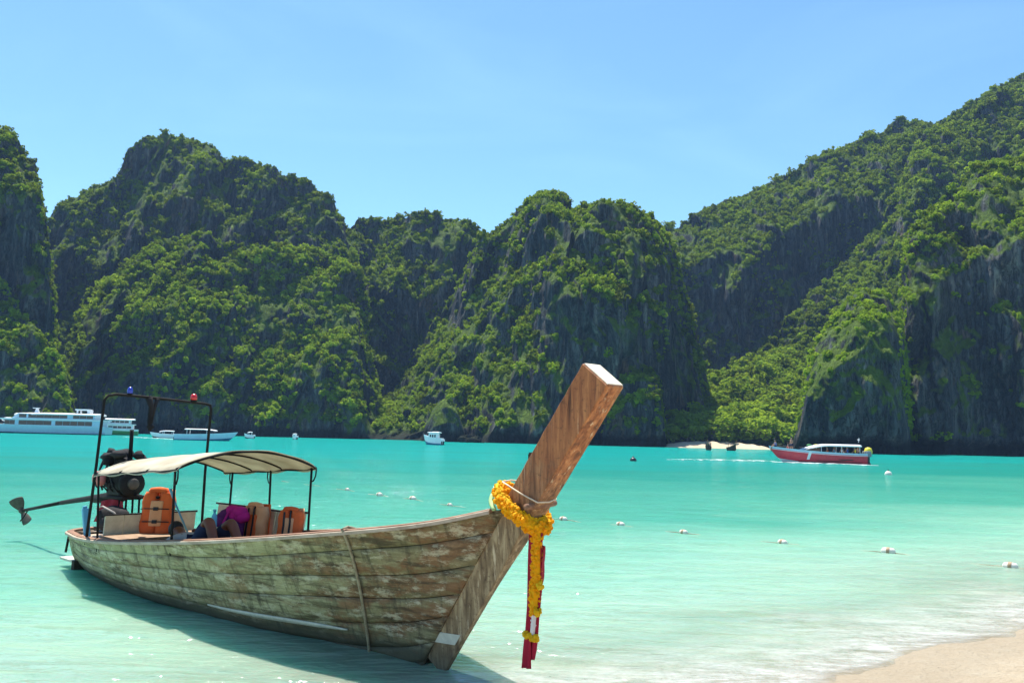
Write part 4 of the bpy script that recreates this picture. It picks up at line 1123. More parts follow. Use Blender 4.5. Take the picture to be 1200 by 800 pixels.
skin_mesh("shorts", [(-.03, 0, .0), (.02, -.105, .0), (.27, -.12, .29), (.02, .105, 0), (.32, .12, .26)], [(0, 1), (1, 2), (0, 3), (3, 4)], [.135, .112, .092, .112, .092], M['navy'], per)
skin_mesh("shirt", [(-.05, 0, 0), (-.2, 0, .005), (-.38, 0, .02), (-.51, 0, .03), (-.47, -.20, .0), (-.34, -.27, -.01), (-.47, .20, .0), (-.52, .31, .02)], [(0, 1), (1, 2), (2, 3), (3, 4), (4, 5), (3, 6), (6, 7)], [.135, .135, .15, .115, .07, .06, .07, .06], M['greyshirt'], per)
hm = MB().ball((-.75, 0, .12), (.088, .092, .10), 14, 10, 0.02); hm.build("hair", M['hair'], per, True)
bb = MB().lathe([(.03, 0), (.034, .02), (.034, .14), (.014, .18), (.014, .20), (.02, .205), (.02, .225)], (0, 0, 0), 12).build("water_bottle", M['skyblue'], None, True)
bb.matrix_world = Mb @ Matrix.Translation((-4.42, 0.10, 0.80)); tag(bb, "small blue bottle standing behind the lying person's knee", "bottle")
bx_ = bevel(MB().box((0, 0, 0.12), (0.34, 0.34, 0.28)).box((0, 0, 0.27), (0.36, 0.36, 0.04)).build("cool_box", M['cream']), 0.02)
bx_.matrix_world = Mb @ Matrix.Translation((-4.42, 0.10, 0.50)); tag(bx_, "cream cool box on the deck under the canopy", "cool box")

# ------------------------------------------------------------------ flower garland on the prow
GA = empty("flower_garland", (0, 0, 0), 0, "orange marigold garland with maroon ribbons tied round the boat prow", "garland")
GA.matrix_world = Mb
def tuft_string(name, path, r, mat, parent, step=0.016, jitter=0.012, petals=14):
    pts = [Vector(p) for p in path]
    dense = []
    for a_, b_ in zip(pts[:-1], pts[1:]):
        n_ = max(1, int((b_ - a_).length / step))
        dense += [a_.lerp(b_, k / n_) for k in range(n_)]
    m = MB()
    m.tube(pts, r * 0.75, 7)
    for p in dense:
        for k in range(petals):
            d = Vector((random.gauss(0, 1), random.gauss(0, 1), random.gauss(0, 1))).normalized()
            m.ball(p + d * r * random.uniform(0.55, 0.95), [random.uniform(0.20, 0.32) * r] * 3, 5, 4, 0.35)
    return m.build(name, mat, parent, False)
def ring(cx, cz, rx, ry, tilt, n_=26, drop=0.0):
    out = []
    for k in range(n_ + 1):
        th = 2 * math.pi * k / n_
        c_, s_ = math.cos(th), math.sin(th)
        out.append((cx + rx * c_, ry * s_, cz - tilt * c_ - drop * (c_ > 0) * c_ * c_))
    return out
GX, GZ = 0.885, 1.44
tuft_string("marigold_ring", ring(GX, GZ, 0.215, 0.165, 0.13, 30, 0.03), 0.062, M['marigold'], GA)
tuft_string("yellow_ring", ring(GX - 0.015, GZ + 0.04, 0.21, 0.16, 0.13, 30, 0.02), 0.04, M['yellow'], GA, 0.02)
MB().tube([(GX - 0.24 + 0.012 * k * k * 0.3, -0.10 - 0.018 * k, GZ + 0.10 - 0.02 * k) for k in range(7)], 0.02, 6, True, 0.4).build("green_ribbon", M['lime'], GA, True)
# the hanging tail from the ring's front
tx, ty, tz = GX + 0.215, -0.05, GZ - 0.18
tuft_string("marigold_tail", [(tx, ty, tz + 0.02), (tx + 0.005, ty, tz - 0.25), (tx - 0.01, ty - 0.005, tz - 0.52), (tx - 0.02, ty, tz - 0.62)], 0.05, M['marigold'], GA)
for (dx_, dy_, dz_) in ((0.055, -0.015, -0.40), (-0.05, 0.02, -0.575), (0.05, -0.03, -0.60), (-0.10, 0.01, -0.80), (0.03, -0.03, -0.80), (-0.03, -0.03, -0.80)):
    m = MB()
    for k in range(16):
        d = Vector((random.gauss(0, 1), random.gauss(0, 1), random.gauss(0, 1))).normalized()
        m.ball(Vector((tx + dx_, ty + dy_, tz + dz_)) + d * 0.022, 0.016, 5, 4, 0.35)
    m.build("flower_tuft", M['yellow'], GA)
tuft_string("white_buds", [(tx - 0.005, ty - 0.01, tz - 0.63), (tx - 0.02, ty - 0.01, tz - 0.78)], 0.03, M['whitecloth'], GA, 0.03, 0.01, 3)
def ribbon(path, w_, mat, ph, face):
    P = []
    n_ = 26
    pts = np.array(path, float); tt = np.linspace(0, 1, len(pts))
    for i in range(n_):
        t = i / (n_ - 1); c_ = [np.interp(t, tt, pts[:, k]) for k in range(3)]
        row = []
        for s_ in np.linspace(-1, 1, 7):
            fold = 0.014 * math.sin(s_ * 5 + t * 5 + ph)
            row.append((c_[0] + face[0] * s_ * w_ + face[1] * fold, c_[1] + face[1] * s_ * w_ - face[0] * fold, c_[2] + 0.01 * s_ * (t > 0.98)))
        P.append(row)
    return MB().sheet(np.array(P), (0.003 * face[1], -0.003 * face[0], 0)).build("ribbon", mat, GA, True)
ribbon([(tx - 0.045, ty + 0.02, tz), (tx - 0.07, ty + 0.02, tz - 0.4), (tx - 0.085, ty + 0.01, tz - 0.8), (tx - 0.09, ty, tz - 1.05)], 0.062, M['maroon'], 0.3, (0.95, -0.3))
ribbon([(tx + 0.0, ty + 0.03, tz), (tx + 0.01, ty + 0.03, tz - 0.4), (tx - 0.03, ty + 0.02, tz - 0.8), (tx - 0.05, ty + 0.01, tz - 0.98)], 0.055, M['maroon'], 2.0, (0.9, -0.45))
ribbon([(tx + 0.04, ty + 0.03, tz - 0.1), (tx + 0.035, ty + 0.03, tz - 0.35), (tx + 0.0, ty + 0.02, tz - 0.6)], 0.03, M['redcloth'], 1.0, (0.8, -0.6))

# rope slung over the side amidships
un_ = 0.815
pts = []
for w_ in np.linspace(1.0, 0.20, 14):
    x, h, z = hull(un_ + 0.04 * (1 - w_), w_); pts.append(Mb @ Vector((float(x), -float(h) - 0.022 - 0.02 * (w_ == 1.0), float(z) + 0.03 * (w_ == 1.0))))
x, h, z = hull(un_, 1.0)
pts = [Mb @ Vector((float(x) - 0.02, -float(h) + 0.12, float(z) + 0.02)), Mb @ Vector((float(x), -float(h) + 0.02, float(z) + 0.045))] + pts
pts += [pts[-1] + Vector((0.05, -0.12, -0.05)), pts[-1] + Vector((0.11, -0.2, -0.13)), pts[-1] + Vector((0.09, -0.34, -0.2))]
o = MB().tube(pts, 0.013, 8).build("mooring_rope", M['rope'], None, True)
tag(o, "thin brown rope slung over the boat's side into the water", "rope")

# ------------------------------------------------------------------ swimming-zone float line
FL = [(330, 563), (368, 568), (407, 573.5), (444.5, 579.5), (483.5, 584), (527, 591.5), (660, 608), (727, 614.5), (801, 623.5), (917, 635.5), (1041, 646), (1184, 663.5), (1330, 682)]
fpts = [on_water(a_, b_, 0.02) for a_, b_ in FL]
rp_ = []
for a_, b_ in zip(fpts[:-1], fpts[1:]):
    for k in range(8):
        p = a_.lerp(b_, k / 8); p.z = -0.006 + 0.014 * math.cos(k / 8 * 2 * math.pi); p.x += 0.04 * math.sin(k * 1.7); rp_.append(p)
rp_.append(fpts[-1])
o = MB().tube(rp_, 0.008, 5).build("float_line", M['rope'], None, True); tag(o, "thin rope strung with floats across the shallow water", "rope")
fdir = (fpts[-2] - fpts[2]).normalized()
for i, p in enumerate(fpts):
    if i in (0, 1): continue
    Rm = fdir.to_track_quat('X', 'Z').to_matrix() @ Matrix.Rotation(random.uniform(-.3, .3), 3, 'Z')
    s_ = 0.78 + random.uniform(-.12, .15)
    f_ = empty("float", (p.x, p.y, 0.02), 0, "small white float bobbing on the rope across the shallows", "float", "floats on the swimming rope")
    Ry = Rm @ Matrix.Rotation(math.pi / 2, 3, 'Y')
    MB().lathe([(0.03 * s_, -0.14 * s_), (0.075 * s_, -0.11 * s_), (0.09 * s_, 0), (0.075 * s_, 0.11 * s_), (0.03 * s_, 0.14 * s_)], (0, 0, 0), 14, Ry).build("float_body", M['float'], f_, True)
    MB().lathe([(0.091 * s_, -0.03), (0.094 * s_, -0.025), (0.094 * s_, 0.025), (0.091 * s_, 0.03)], (0, 0, 0), 14, Ry).build("stained_band", M['float_side'], f_, True)
for a_, b_, lab in ((742, 540, "small dark marker buoy on the water off the prow"), (1041, 556, "round grey mooring buoy beside the red speedboat's stern water")):
    p = on_water(a_, b_, 0)
    f_ = empty("mooring_buoy", p, 0, lab, "buoy")
    s_ = p.y / 80 * 0.32
    MB().ball((0, 0, 0.1 * s_), (s_, s_, s_), 14, 10).build("buoy_body", M['float'] if a_ > 1000 else M['dkgrey'], f_, True)
    MB().lathe([(0.25 * s_, 0.9 * s_), (0.25 * s_, 1.3 * s_), (0.1 * s_, 1.4 * s_)], (0, 0, 0), 10).build("buoy_cap", M['dkgrey'], f_, True)
# ------------------------------------------------------------------ far boats
def boat_hull(L, B, H, bow_rise=0.35, rake=0.16, nb=40, lo=-0.4, flare=0.75):
    """closed planing hull: returns rings (n,m,3) bow at +x, and the deck edge"""
    rows = []
    for i in range(nb):
        t = i / (nb - 1)
        taper = (1 - max(0, (t - 0.45) / 0.55) ** 2.2)
        hb = B / 2 * max(0.02, taper) * (0.92 + 0.08 * min(1, t * 4))
        zt = H * (1 + bow_rise * t ** 2.2)
        row = []
        for k in range(9):
            s = k / 8
            xx = L * (t - 0.5) - rake * L * (1 - s) ** 1.3 * t ** 3
            zz = lo + (zt - lo) * s + 0.35 * (1 - s) * t ** 4 * H
            bb = hb * (flare + (1 - flare) * s ** 0.8) if s > 0.15 else hb * flare * (0.25 + 0.75 * s / 0.15)
            row.append((xx, bb, zz))
        rows.append(row)
    return np.array(rows)

def hull_band(Rw, k0, k1, name, mat, parent, off=0.0):
    m = MB()
    for sg in (-1, 1):
        P = Rw[:, k0:k1 + 1].copy(); P[..., 1] = sg * (P[..., 1] + off)
        m.sheet(P)
    # stern closure
    P = np.stack([np.stack([Rw[0, k0:k1 + 1, 0], s * (Rw[0, k0:k1 + 1, 1] + off), Rw[0, k0:k1 + 1, 2]], -1) for s in (-1, 0, 1)], 0)
    m.sheet(P)
    return m.build(name, mat, parent, True)

def deck_top(Rw, name, mat, parent, dz=-0.12):
    P = np.stack([np.stack([Rw[:, -1, 0], s * Rw[:, -1, 1], Rw[:, -1, 2] + dz], -1) for s in (-1, -0.5, 0, 0.5, 1)], 1)
    return MB().sheet(P, (0, 0, -0.05)).build(name, mat, parent)

def curved_roof(x0, x1, B, z, crown, name, mat, parent, thick=0.10, nose=0.0, droop=0.0):
    P = []
    for t in np.linspace(0, 1, 20):
        w_ = B / 2 * (1 - nose * max(0, t - 0.6) / 0.4 * max(0, t - 0.6) / 0.4)
        P.append([(x0 + (x1 - x0) * t, s * w_, z + crown * (1 - s * s) - droop * max(0, (t - 0.55) / 0.45) ** 2) for s in np.linspace(-1, 1, 9)])
    return MB().sheet(np.array(P), (0, 0, -thick)).build(name, mat, parent, True)

def outboard(parent, x, y, z, s=1.0, cowl='outboard'):
    o = bevel(MB().box((x - 0.30 * s, y, z + 0.55 * s), (0.55 * s, 0.42 * s, 0.60 * s), None, 0.8).build("outboard_motor", M[cowl], parent), 0.08 * s, 3)
    bevel(MB().box((x - 0.25 * s, y, z - 0.15 * s), (0.26 * s, 0.16 * s, 1.0 * s)).build("motor_leg", M['dkgrey'], o), 0.03 * s)
    MB().lathe([(0.02 * s, -.03), (0.2 * s, 0.0), (0.02 * s, .03)], (x - 0.42 * s, y, z - 0.6 * s), 10, Matrix.Rotation(math.pi / 2, 3, 'Y')).build("motor_propeller", M['steel'], o)
    return o

def place(o, px, py, yaw):
    p = on_water(px, py, 0.0); o.location = (p.x, p.y, 0); o.rotation_euler = (0, 0, yaw); return p

# ---- small person used on the speedboat
def tiny_person(p_world, yaw, pose, top, label, skin='skin2', hair=True, bottom='navy'):
    o = empty("person", p_world, yaw, label, "person", "people on the red speedboat")
    if pose == 'stand':
        V_ = [(0, 0, .92), (0, 0, 1.15), (0, 0, 1.40), (0, 0, 1.52), (0, 0, 1.62), (.02, 0, 1.74), (0, -.10, .88), (.03, -.11, .48), (0, -.11, .06), (.14, -.12, .03), (0, .10, .88), (-.04, .11, .48), (-.02, .11, .06), (.12, .12, .03), (0, -.20, 1.40), (.02, -.26, 1.12), (.12, -.24, .90), (0, .20, 1.40), (.06, .25, 1.12), (.22, .22, .98)]
    else:
        V_ = [(0, 0, .52), (-.02, 0, .75), (0, 0, 1.00), (.02, 0, 1.12), (.04, 0, 1.22), (.06, 0, 1.33), (.08, -.10, .50), (.46, -.12, .50), (.46, -.12, .06), (.60, -.12, .03), (.08, .10, .50), (.46, .12, .50), (.46, .12, .06), (.60, .12, .03), (0, -.20, 1.00), (.08, -.26, .76), (.30, -.18, .62), (0, .20, 1.00), (.08, .26, .76), (.30, .18, .62)]
    E_ = [(0, 1), (1, 2), (2, 3), (3, 4), (4, 5), (0, 6), (6, 7), (7, 8), (8, 9), (0, 10), (10, 11), (11, 12), (12, 13), (2, 14), (14, 15), (15, 16), (2, 17), (17, 18), (18, 19)]
    Rd = [.13, .12, .13, .06, .09, .08, .09, .06, .045, .035, .09, .06, .045, .035, .055, .042, .035, .055, .042, .035]
    skin_mesh("body", V_, E_, Rd, M[skin], o, 1)
    skin_mesh("top", [V_[0], V_[1], V_[2], V_[14], V_[17]], [(0, 1), (1, 2), (2, 3), (2, 4)], [.145, .15, .15, .075, .075], M[top], o, 1)
    skin_mesh("shorts", [V_[0], V_[6], tuple((np.array(V_[6]) + np.array(V_[7])) / 2), V_[10], tuple((np.array(V_[10]) + np.array(V_[11])) / 2)], [(0, 1), (1, 2), (0, 3), (3, 4)], [.145, .105, .095, .105, .095], M[bottom], o, 1)
    h_ = V_[5]
    MB().ball((h_[0] - .02, 0, h_[2] + .01), (.105, .10, .10), 9, 6).build("hair" if hair else "cap", M['hair'] if hair else M['blue'], o, True)
    return o

# ---- red speedboat
p = on_water(962, 542.5, 0)
SB = empty("speedboat", (p.x, p.y, 0.05), math.pi - 0.10, "red and white speedboat full of people crossing the bay", "speedboat")
SBM = Matrix.Translation((p.x, p.y, 0.05)) @ Matrix.Rotation(math.pi - 0.10, 4, 'Z')
SL = 12.0 * p.y / 98.0
k_ = SL / 12.0
Rw = boat_hull(SL * 0.88, 2.9 * k_, 1.15 * k_, 0.55, 0.14)
Rw[..., 0] += 0.5 * k_
hull_band(Rw, 0, 2, "bottom", M['gel'], SB)
hull_band(Rw, 2, 7, "hull_side", M['red'], SB, 0.003)
hull_band(Rw, 7, 8, "white_topside", M['gel_shade'], SB)
deck_top(Rw, "deck", M['gel'], SB, -0.25 * k_)
def stripe(x0, x1, z0, z1, mat, slant=0.0):
    m = MB()
    for sg in (-1, 1):
        def pt(x, z):
            t = np.clip((x - 0.5 * k_) / (SL * 0.88) + 0.5, 0, 1); r_ = Rw[int(round(t * 39))]
            return (x, sg * (float(np.interp(z, r_[:, 2], r_[:, 1])) + 0.02), z)
        n_ = 10
        P = [[pt(x0 + (x1 - x0) * i / n_ + slant * s, z0 + (z1 - z0) * s) for s in np.linspace(0, 1, 4)] for i in range(n_ + 1)]
        m.sheet(np.array(P), (0, -sg * 0.01, 0))
    return m.build("hull_stripe", mat, SB)
stripe(1.55 * k_, 1.85 * k_, 0.35 * k_, 1.25 * k_, M['gel'], -0.25)
stripe(-2.6 * k_, 0.5 * k_, 0.22 * k_, 0.28 * k_, M['dkgrey'], 0.3)
stripe(-3.4 * k_, -1.9 * k_, 0.36 * k_, 0.46 * k_, M['dkgrey'], 0.4)
stripe(-4.3 * k_, 2.6 * k_, 0.08 * k_, 0.16 * k_, M['dkgrey'], 0.2)
rf = curved_roof(-4.2 * k_, 2.0 * k_, 2.4 * k_, 2.0 * k_, 0.14, "roof", M['gel'], SB, 0.13, 0.8, 0.55 * k_)
for x_ in (-4.0, -2.0, 0.2):
    for sy in (-1, 1):
        MB().tube([(x_ * k_, sy * 1.15 * k_, 1.0 * k_), (x_ * k_, sy * 1.05 * k_, 1.98 * k_)], 0.025 * k_, 6).build("roof_post", M['gel'], SB)
ws_ = MB().sheet(np.array([[(2.9 * k_ - 0.5 * abs(s) * k_, s * 1.05 * k_, 1.28 * k_), (1.9 * k_ - 0.3 * abs(s) * k_, s * 0.98 * k_, 1.65 * k_)] for s in np.linspace(-1, 1, 9)]), (-0.03, 0, 0)).build("windscreen", M['glass'], SB)
MB().sheet(np.array([[(x_ * k_, sy * 1.1 * k_, z_ * k_) for z_ in (1.2, 1.72)] for sy in (-1,) for x_ in (-0.2, 0.8, 2.2)]), (0, 0.03, 0)).build("side_window", M['glass'], SB)
for k, (x_, mt) in enumerate(((0.2, 'yellowp'), (-0.5, 'dkgrey'), (1.0, 'greenhull'))):
    MB().ball((x_ * k_, -1.15 * k_, 1.95 * k_), (0.32 * k_, 0.10, 0.14 * k_), 10, 6).build("roof_emblem", M[mt], rf, True)
for y_ in (-0.75, 0.0, 0.75):
    outboard(SB, -4.75 * k_, y_ * k_, 0.55 * k_, 1.05 * k_)
MB().lathe([(0.18 * k_, 0), (0.42 * k_, 0.08 * k_), (0.46 * k_, 0.35 * k_), (0.34 * k_, 0.72 * k_), (0.1 * k_, 0.82 * k_)], (-5.3 * k_, -0.2, 1.05 * k_), 14).build("yellow_fender", M['yellowp'], SB, True)
ml = MB().tube([(-4.2 * k_, 0, 2.4 * k_), (-4.25 * k_, 0, 2.9 * k_)], 0.03, 6).tube([(-4.2 * k_, -0.4, 2.7 * k_), (-4.2 * k_, 0.4, 2.7 * k_)], 0.03, 6).build("aerial", M['gel'], SB)
bl_ = MB().tube([(4.6 * k_, 0, 1.5 * k_), (4.6 * k_, 0.9 * k_, 1.75 * k_), (3.6 * k_, 1.05 * k_, 1.75 * k_)], 0.025, 6).tube([(4.6 * k_, 0, 1.5 * k_), (4.6 * k_, -0.9 * k_, 1.75 * k_), (3.6 * k_, -1.05 * k_, 1.75 * k_)], 0.025, 6).build("bow_rail", M['steel'], SB)
def sbp(x, y, z): return SBM @ Vector((x * k_, y * k_, z * k_))
ppl = [(5.05, 0.0, 1.42, 'sit', 'blue', "person in blue sitting on the very tip of the speedboat bow", 0),
       (3.15, -0.35, 1.05, 'stand', 'skin2', "bare-chested person standing on the speedboat foredeck", 0),
       (3.65, 0.2, 1.0, 'sit', 'redcloth', "person in red sitting on the speedboat foredeck", 0),
       (-0.9, -0.7, 0.75, 'sit', 'orange', "person in orange seated at the front row under the speedboat roof", 0),
       (-1.7, -0.6, 0.75, 'sit', 'skyblue', "person in pale blue seated under the speedboat roof", 0),
       (-2.6, -0.8, 0.75, 'sit', 'whitecloth', "person in white seated beside the rear roof post of the speedboat", 0),
       (-3.2, -1.0, 0.85, 'sit', 'blue', "person in bright blue vest leaning at the speedboat's side", 0),
       (-3.9, -0.5, 0.85, 'sit', 'yellowp', "person in yellow seated at the speedboat's stern", 0),
       (-4.4, -0.9, 0.85, 'sit', 'greyshirt', "person in grey seated in front of the outboard motors", 0)]
for x_, y_, z_, po, tp_, lb, yw in ppl:
    tiny_person(sbp(x_, y_, z_) - Vector((0, 0, 0.22 if po == 'sit' else 0)), math.pi - 0.1 + random.uniform(-.5, .5), po, tp_, lb)

# wake streaks of passing boats: low ridges of broken foam
def mat_foam():
    t = NT("wake_foam")
    n = t.noise(t.pos((0.8, 1.6, 1)), 1, 6, 0.7)
    tr_ = t.node("ShaderNodeBsdfTransparent"); d_ = t.node("ShaderNodeBsdfDiffuse"); t.put(d_.inputs[0], (0.85, 0.87, 0.87))
    mx = t.node("ShaderNodeMixShader"); t.put(mx.inputs[0], t.rng(n, 0.46, 0.66, 0, 0.85)); t.l.new(tr_.outputs[0], mx.inputs[1]); t.l.new(d_.outputs[0], mx.inputs[2])
    return t.done(mx.outputs[0])
M['foam'] = mat_foam()
def wake(p0, p1, w0, w1, h=0.12):
    a_, b_ = on_water(*p0), on_water(*p1)
    d_ = (b_ - a_).normalized(); n_ = Vector((-d_.y, d_.x, 0))
    P = []
    for i in range(40):
        t = i / 39; c_ = a_.lerp(b_, t); w_ = w0 + (w1 - w0) * t
        w_ *= 1 + 0.4 * float(pnoise(t * 9, p0[0], 0.5))
        P.append([tuple(c_ + n_ * (s * w_) + Vector((0, 0, 0.03 + h * (1 - s * s) * math.sin(math.pi * min(1, t * 1.0 + 0.02)) ** 0.5))) for s in np.linspace(-1, 1, 7)])
    o = MB().sheet(np.array(P)).build("wake", M['foam'], None, True)
    tag(o, kind="stuff"); return o
wake((908, 540.5), (780, 538.5), 0.9, 0.4)
wake((905, 541.5), (1030, 545.5), 0.9, 1.4, 0.10)
wake((212, 515), (140, 511.5), 1.6, 0.6)

# ---- big white tour ferry
def cabin(name, x0, x1, hw, z0, z1, mat, parent, slope_f=0.0, slope_b=0.0):
    vs = []
    for z_, f_ in ((z0, 0), (z1, 1)):
        for x_, y_ in ((x0 + slope_b * f_, -hw), (x1 - slope_f * f_, -hw), (x1 - slope_f * f_, hw), (x0 + slope_b * f_, hw)): vs.append((x_, y_, z_))
    return bevel(MB().add(vs, [(0, 3, 2, 1), (4, 5, 6, 7), (0, 1, 5, 4), (1, 2, 6, 5), (2, 3, 7, 6), (3, 0, 4, 7)]).build(name, mat, parent), 0.08, 2)
def windows(parent, x0, x1, n_, hw, z0, z1, gap=0.18):
    for sg in (-1, 1):
        for k in range(n_):
            a_ = x0 + (x1 - x0) * k / n_ + gap / 2; b_ = x0 + (x1 - x0) * (k + 1) / n_ - gap / 2
            MB().box(((a_ + b_) / 2, sg * (hw + 0.012), (z0 + z1) / 2), (b_ - a_, 0.05, z1 - z0)).build("window", M['glass'], parent)
p = on_water(50, 508, 0); D = p.y
FE = empty("ferry", (p.x, p.y, 0), math.pi + 0.16, "large white tour ferry with two decks and long window bands", "ferry")
f_ = D / 1000.0                     # metres per picture pixel at that distance
Rw = boat_hull(178 * f_, 36 * f_, 9.5 * f_, 0.25, 0.08)
Rw[..., 0] += 17 * f_
hull_band(Rw, 0, 2, "boot_stripe", M['seablue'], FE); hull_band(Rw, 2, 8, "hull_side", M['gel_shade'], FE)
deck_top(Rw, "deck", M['gel'], FE, -0.02)
c1 = cabin("lower_cabin", -66 * f_, 38 * f_, 16 * f_, 9 * f_, 16 * f_, M['gel_shade'], FE, 4 * f_)
windows(c1, -14 * f_, 21 * f_, 4, 16 * f_, 10.2 * f_, 15.0 * f_, 0.05); windows(c1, 25 * f_, 36 * f_, 2, 16 * f_, 10.2 * f_, 15.0 * f_, 0.05); windows(c1, -58 * f_, -18 * f_, 5, 16 * f_, 10.2 * f_, 15.0 * f_, 0.08)
MB().box((-14 * f_, 0, 16.6 * f_), (112 * f_, 34 * f_, 1.4 * f_)).build("upper_deck", M['gel'], FE)
MB().ball((38 * f_, 0, 15.6 * f_), (5 * f_, 15 * f_, 2.6 * f_), 14, 8).build("bridge_wing", M['gel'], FE, True)
c2 = cabin("upper_cabin", -60 * f_, 30 * f_, 14 * f_, 17.3 * f_, 23 * f_, M['gel_shade'], FE, 7 * f_)
windows(c2, -30 * f_, 12 * f_, 5, 14 * f_, 18.3 * f_, 22.2 * f_, 0.05); windows(c2, 14 * f_, 22 * f_, 1, 14 * f_, 18.3 * f_, 22.2 * f_, 0.05); windows(c2, -58 * f_, -36 * f_, 3, 14 * f_, 18.3 * f_, 22.2 * f_, 0.08)
curved_roof(-64 * f_, 29 * f_, 31 * f_, 23.2 * f_, 1.4 * f_, "roof", M['gel'], FE, 1.4 * f_, 0.4, 1.2 * f_)
a_ = MB().box((-38 * f_, -6 * f_, 26.6 * f_), (1.6 * f_, 1.6 * f_, 4 * f_)).box((-38 * f_, 6 * f_, 26.6 * f_), (1.6 * f_, 1.6 * f_, 4 * f_)).box((-43 * f_, 0, 28.8 * f_), (15 * f_, 14 * f_, 1.6 * f_)).box((-50 * f_, 0, 26.6 * f_), (3 * f_, 12 * f_, 4 * f_)).build("funnel_arch", M['gel'], FE)
MB().box((8 * f_, 0, 26.5 * f_), (4 * f_, 6 * f_, 5 * f_), None, 0.5).box((9 * f_, 0, 29.5 * f_), (6 * f_, 6 * f_, 0.8 * f_)).build("radar_mast", M['gel'], FE)
MB().tube([(4 * f_, 0, 24 * f_), (-2 * f_, 0, 38 * f_), (-3 * f_, 0, 49 * f_)], [0.09, 0.07, 0.04], 6).build("whip_aerial", M['steel'], FE)
MB().tube([(36 * f_ + k * 6 * f_, -15 * f_ + k * 1.6 * f_, (10.6 + 0.4 * k) * f_) for k in range(9)] , 0.05, 6).build("bow_rail", M['steel'], FE)

# ---- second ferry moored behind it
p = on_water(132, 509.5, 0); p = p * 1.0
g_ = p.y / 1000.0
F2 = empty("ferry", (p.x, p.y + 3, 0), math.pi + 0.35, "smaller white ferry with green hull behind the tour ferry's stern", "ferry")
Rw = boat_hull(44 * g_, 24 * g_, 7 * g_, 0.2, 0.08); hull_band(Rw, 0, 6, "hull_side", M['greenhull'], F2); hull_band(Rw, 6, 8, "bulwark", M['gel'], F2); deck_top(Rw, "deck", M['gel'], F2, -0.05)
c1 = cabin("lower_cabin", -17 * g_, 14 * g_, 9 * g_, 6.5 * g_, 12 * g_, M['gel'], F2, 2 * g_); windows(c1, -15 * g_, 10 * g_, 5, 9 * g_, 8 * g_, 10.5 * g_, 0.12)
c2 = cabin("upper_cabin", -14 * g_, 12 * g_, 8 * g_, 13 * g_, 18 * g_, M['gel'], F2, 3 * g_); windows(c2, -12 * g_, 8 * g_, 4, 8 * g_, 14.3 * g_, 16.8 * g_, 0.12)
MB().box((-1 * g_, 0, 12.5 * g_), (36 * g_, 20 * g_, 1.0 * g_)).build("upper_deck", M['gel'], F2)
curved_roof(-18 * g_, 14 * g_, 18 * g_, 18.4 * g_, 1 * g_, "roof", M['gel'], F2, 0.9 * g_)
MB().tube([(0, 0, 19 * g_), (0, 0, 25 * g_)], 0.07, 6).build("mast", M['steel'], F2)

# ---- white speedboats
def white_boat(px0, px1, py, hpx, yaw, label, hullmat, bot, cab, roof=True):
    p = on_water((px0 + px1) / 2, py, 0); g = p.y / 1000.0; L = (px1 - px0) * g
    o = empty("speedboat", (p.x, p.y, 0), yaw, label, "speedboat")
    Rw = boat_hull(L, L * 0.24, hpx * 0.5 * g, 0.5, 0.14)
    hull_band(Rw, 0, 3, "bottom", M[bot], o); hull_band(Rw, 3, 8, "hull_side", M[hullmat], o); deck_top(Rw, "deck", M['gel'], o, -0.08)
    if roof:
        curved_roof(-L * 0.34, L * 0.16, L * 0.2, hpx * 0.92 * g, 0.1, "roof", M['gel'], o, 0.12, 0.6, 0.2)
        for x_ in (-0.3, 0.02):
            for sy in (-1, 1): MB().tube([(x_ * L, sy * L * 0.09, hpx * 0.45 * g), (x_ * L, sy * L * 0.09, hpx * 0.92 * g)], 0.04, 6).build("roof_post", M['gel'], o)
        MB().sheet(np.array([[(L * 0.2 - 0.1 * L * abs(s), s * L * 0.09, hpx * 0.5 * g), (L * 0.12 - 0.06 * L * abs(s), s * L * 0.085, hpx * 0.85 * g)] for s in np.linspace(-1, 1, 7)]), (-0.03, 0, 0)).build("windscreen", M['glass'], o)
    if cab:
        c_ = cabin("cabin", -L * 0.28, L * 0.22, L * 0.105, hpx * 0.42 * g, hpx * 0.86 * g, M['gel'], o, L * 0.06)
        windows(c_, -L * 0.24, L * 0.12, 3, L * 0.105, hpx * 0.55 * g, hpx * 0.74 * g, 0.25)
        curved_roof(-L * 0.38, L * 0.22, L * 0.25, hpx * 0.9 * g, 0.08, "roof", M['gel'], o, 0.12)
        MB().tube([(-L * 0.1, 0, hpx * 0.9 * g), (-L * 0.12, 0, hpx * 1.5 * g)], 0.035, 6).build("mast", M['steel'], o)
    for sy in (-0.35, 0.35): outboard(o, -L * 0.49, sy * L * 0.2, hpx * 0.2 * g, 0.8, 'gel')
    return o
white_boat(176, 208, 513, 9, math.pi + 0.1, "small white roofed speedboat trailing a white wake near the ferries", 'gel', 'dkgrey', False)
white_boat(207, 277, 516, 14, 0.08, "long white speedboat with blue lower hull beyond the boat canopy", 'gel_shade', 'seablue', False)
white_boat(494, 520, 521, 16, math.pi - 0.5, "white cabin boat with blue lower hull at the foot of central cliff", 'gel', 'seablue', True)
white_boat(286, 297, 513.5, 8, math.pi + 0.6, "tiny white boat close under the dark cliff behind canopy", 'gel', 'dkgrey', False, True)
white_boat(340, 350, 514.5, 7, math.pi - 0.8, "tiny white boat alone under the jungle-covered cliff", 'gel', 'dkgrey', True)

# grey boulder at the cliff foot
b_ = at(552, 517, 292)
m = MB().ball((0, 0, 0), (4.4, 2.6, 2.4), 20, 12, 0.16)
o = m.build("boulder", M['rock']); o.location = (b_.x, b_.y - 6, 0.2); tag(o, "grey pointed boulder standing in water at the cliff foot", "boulder")

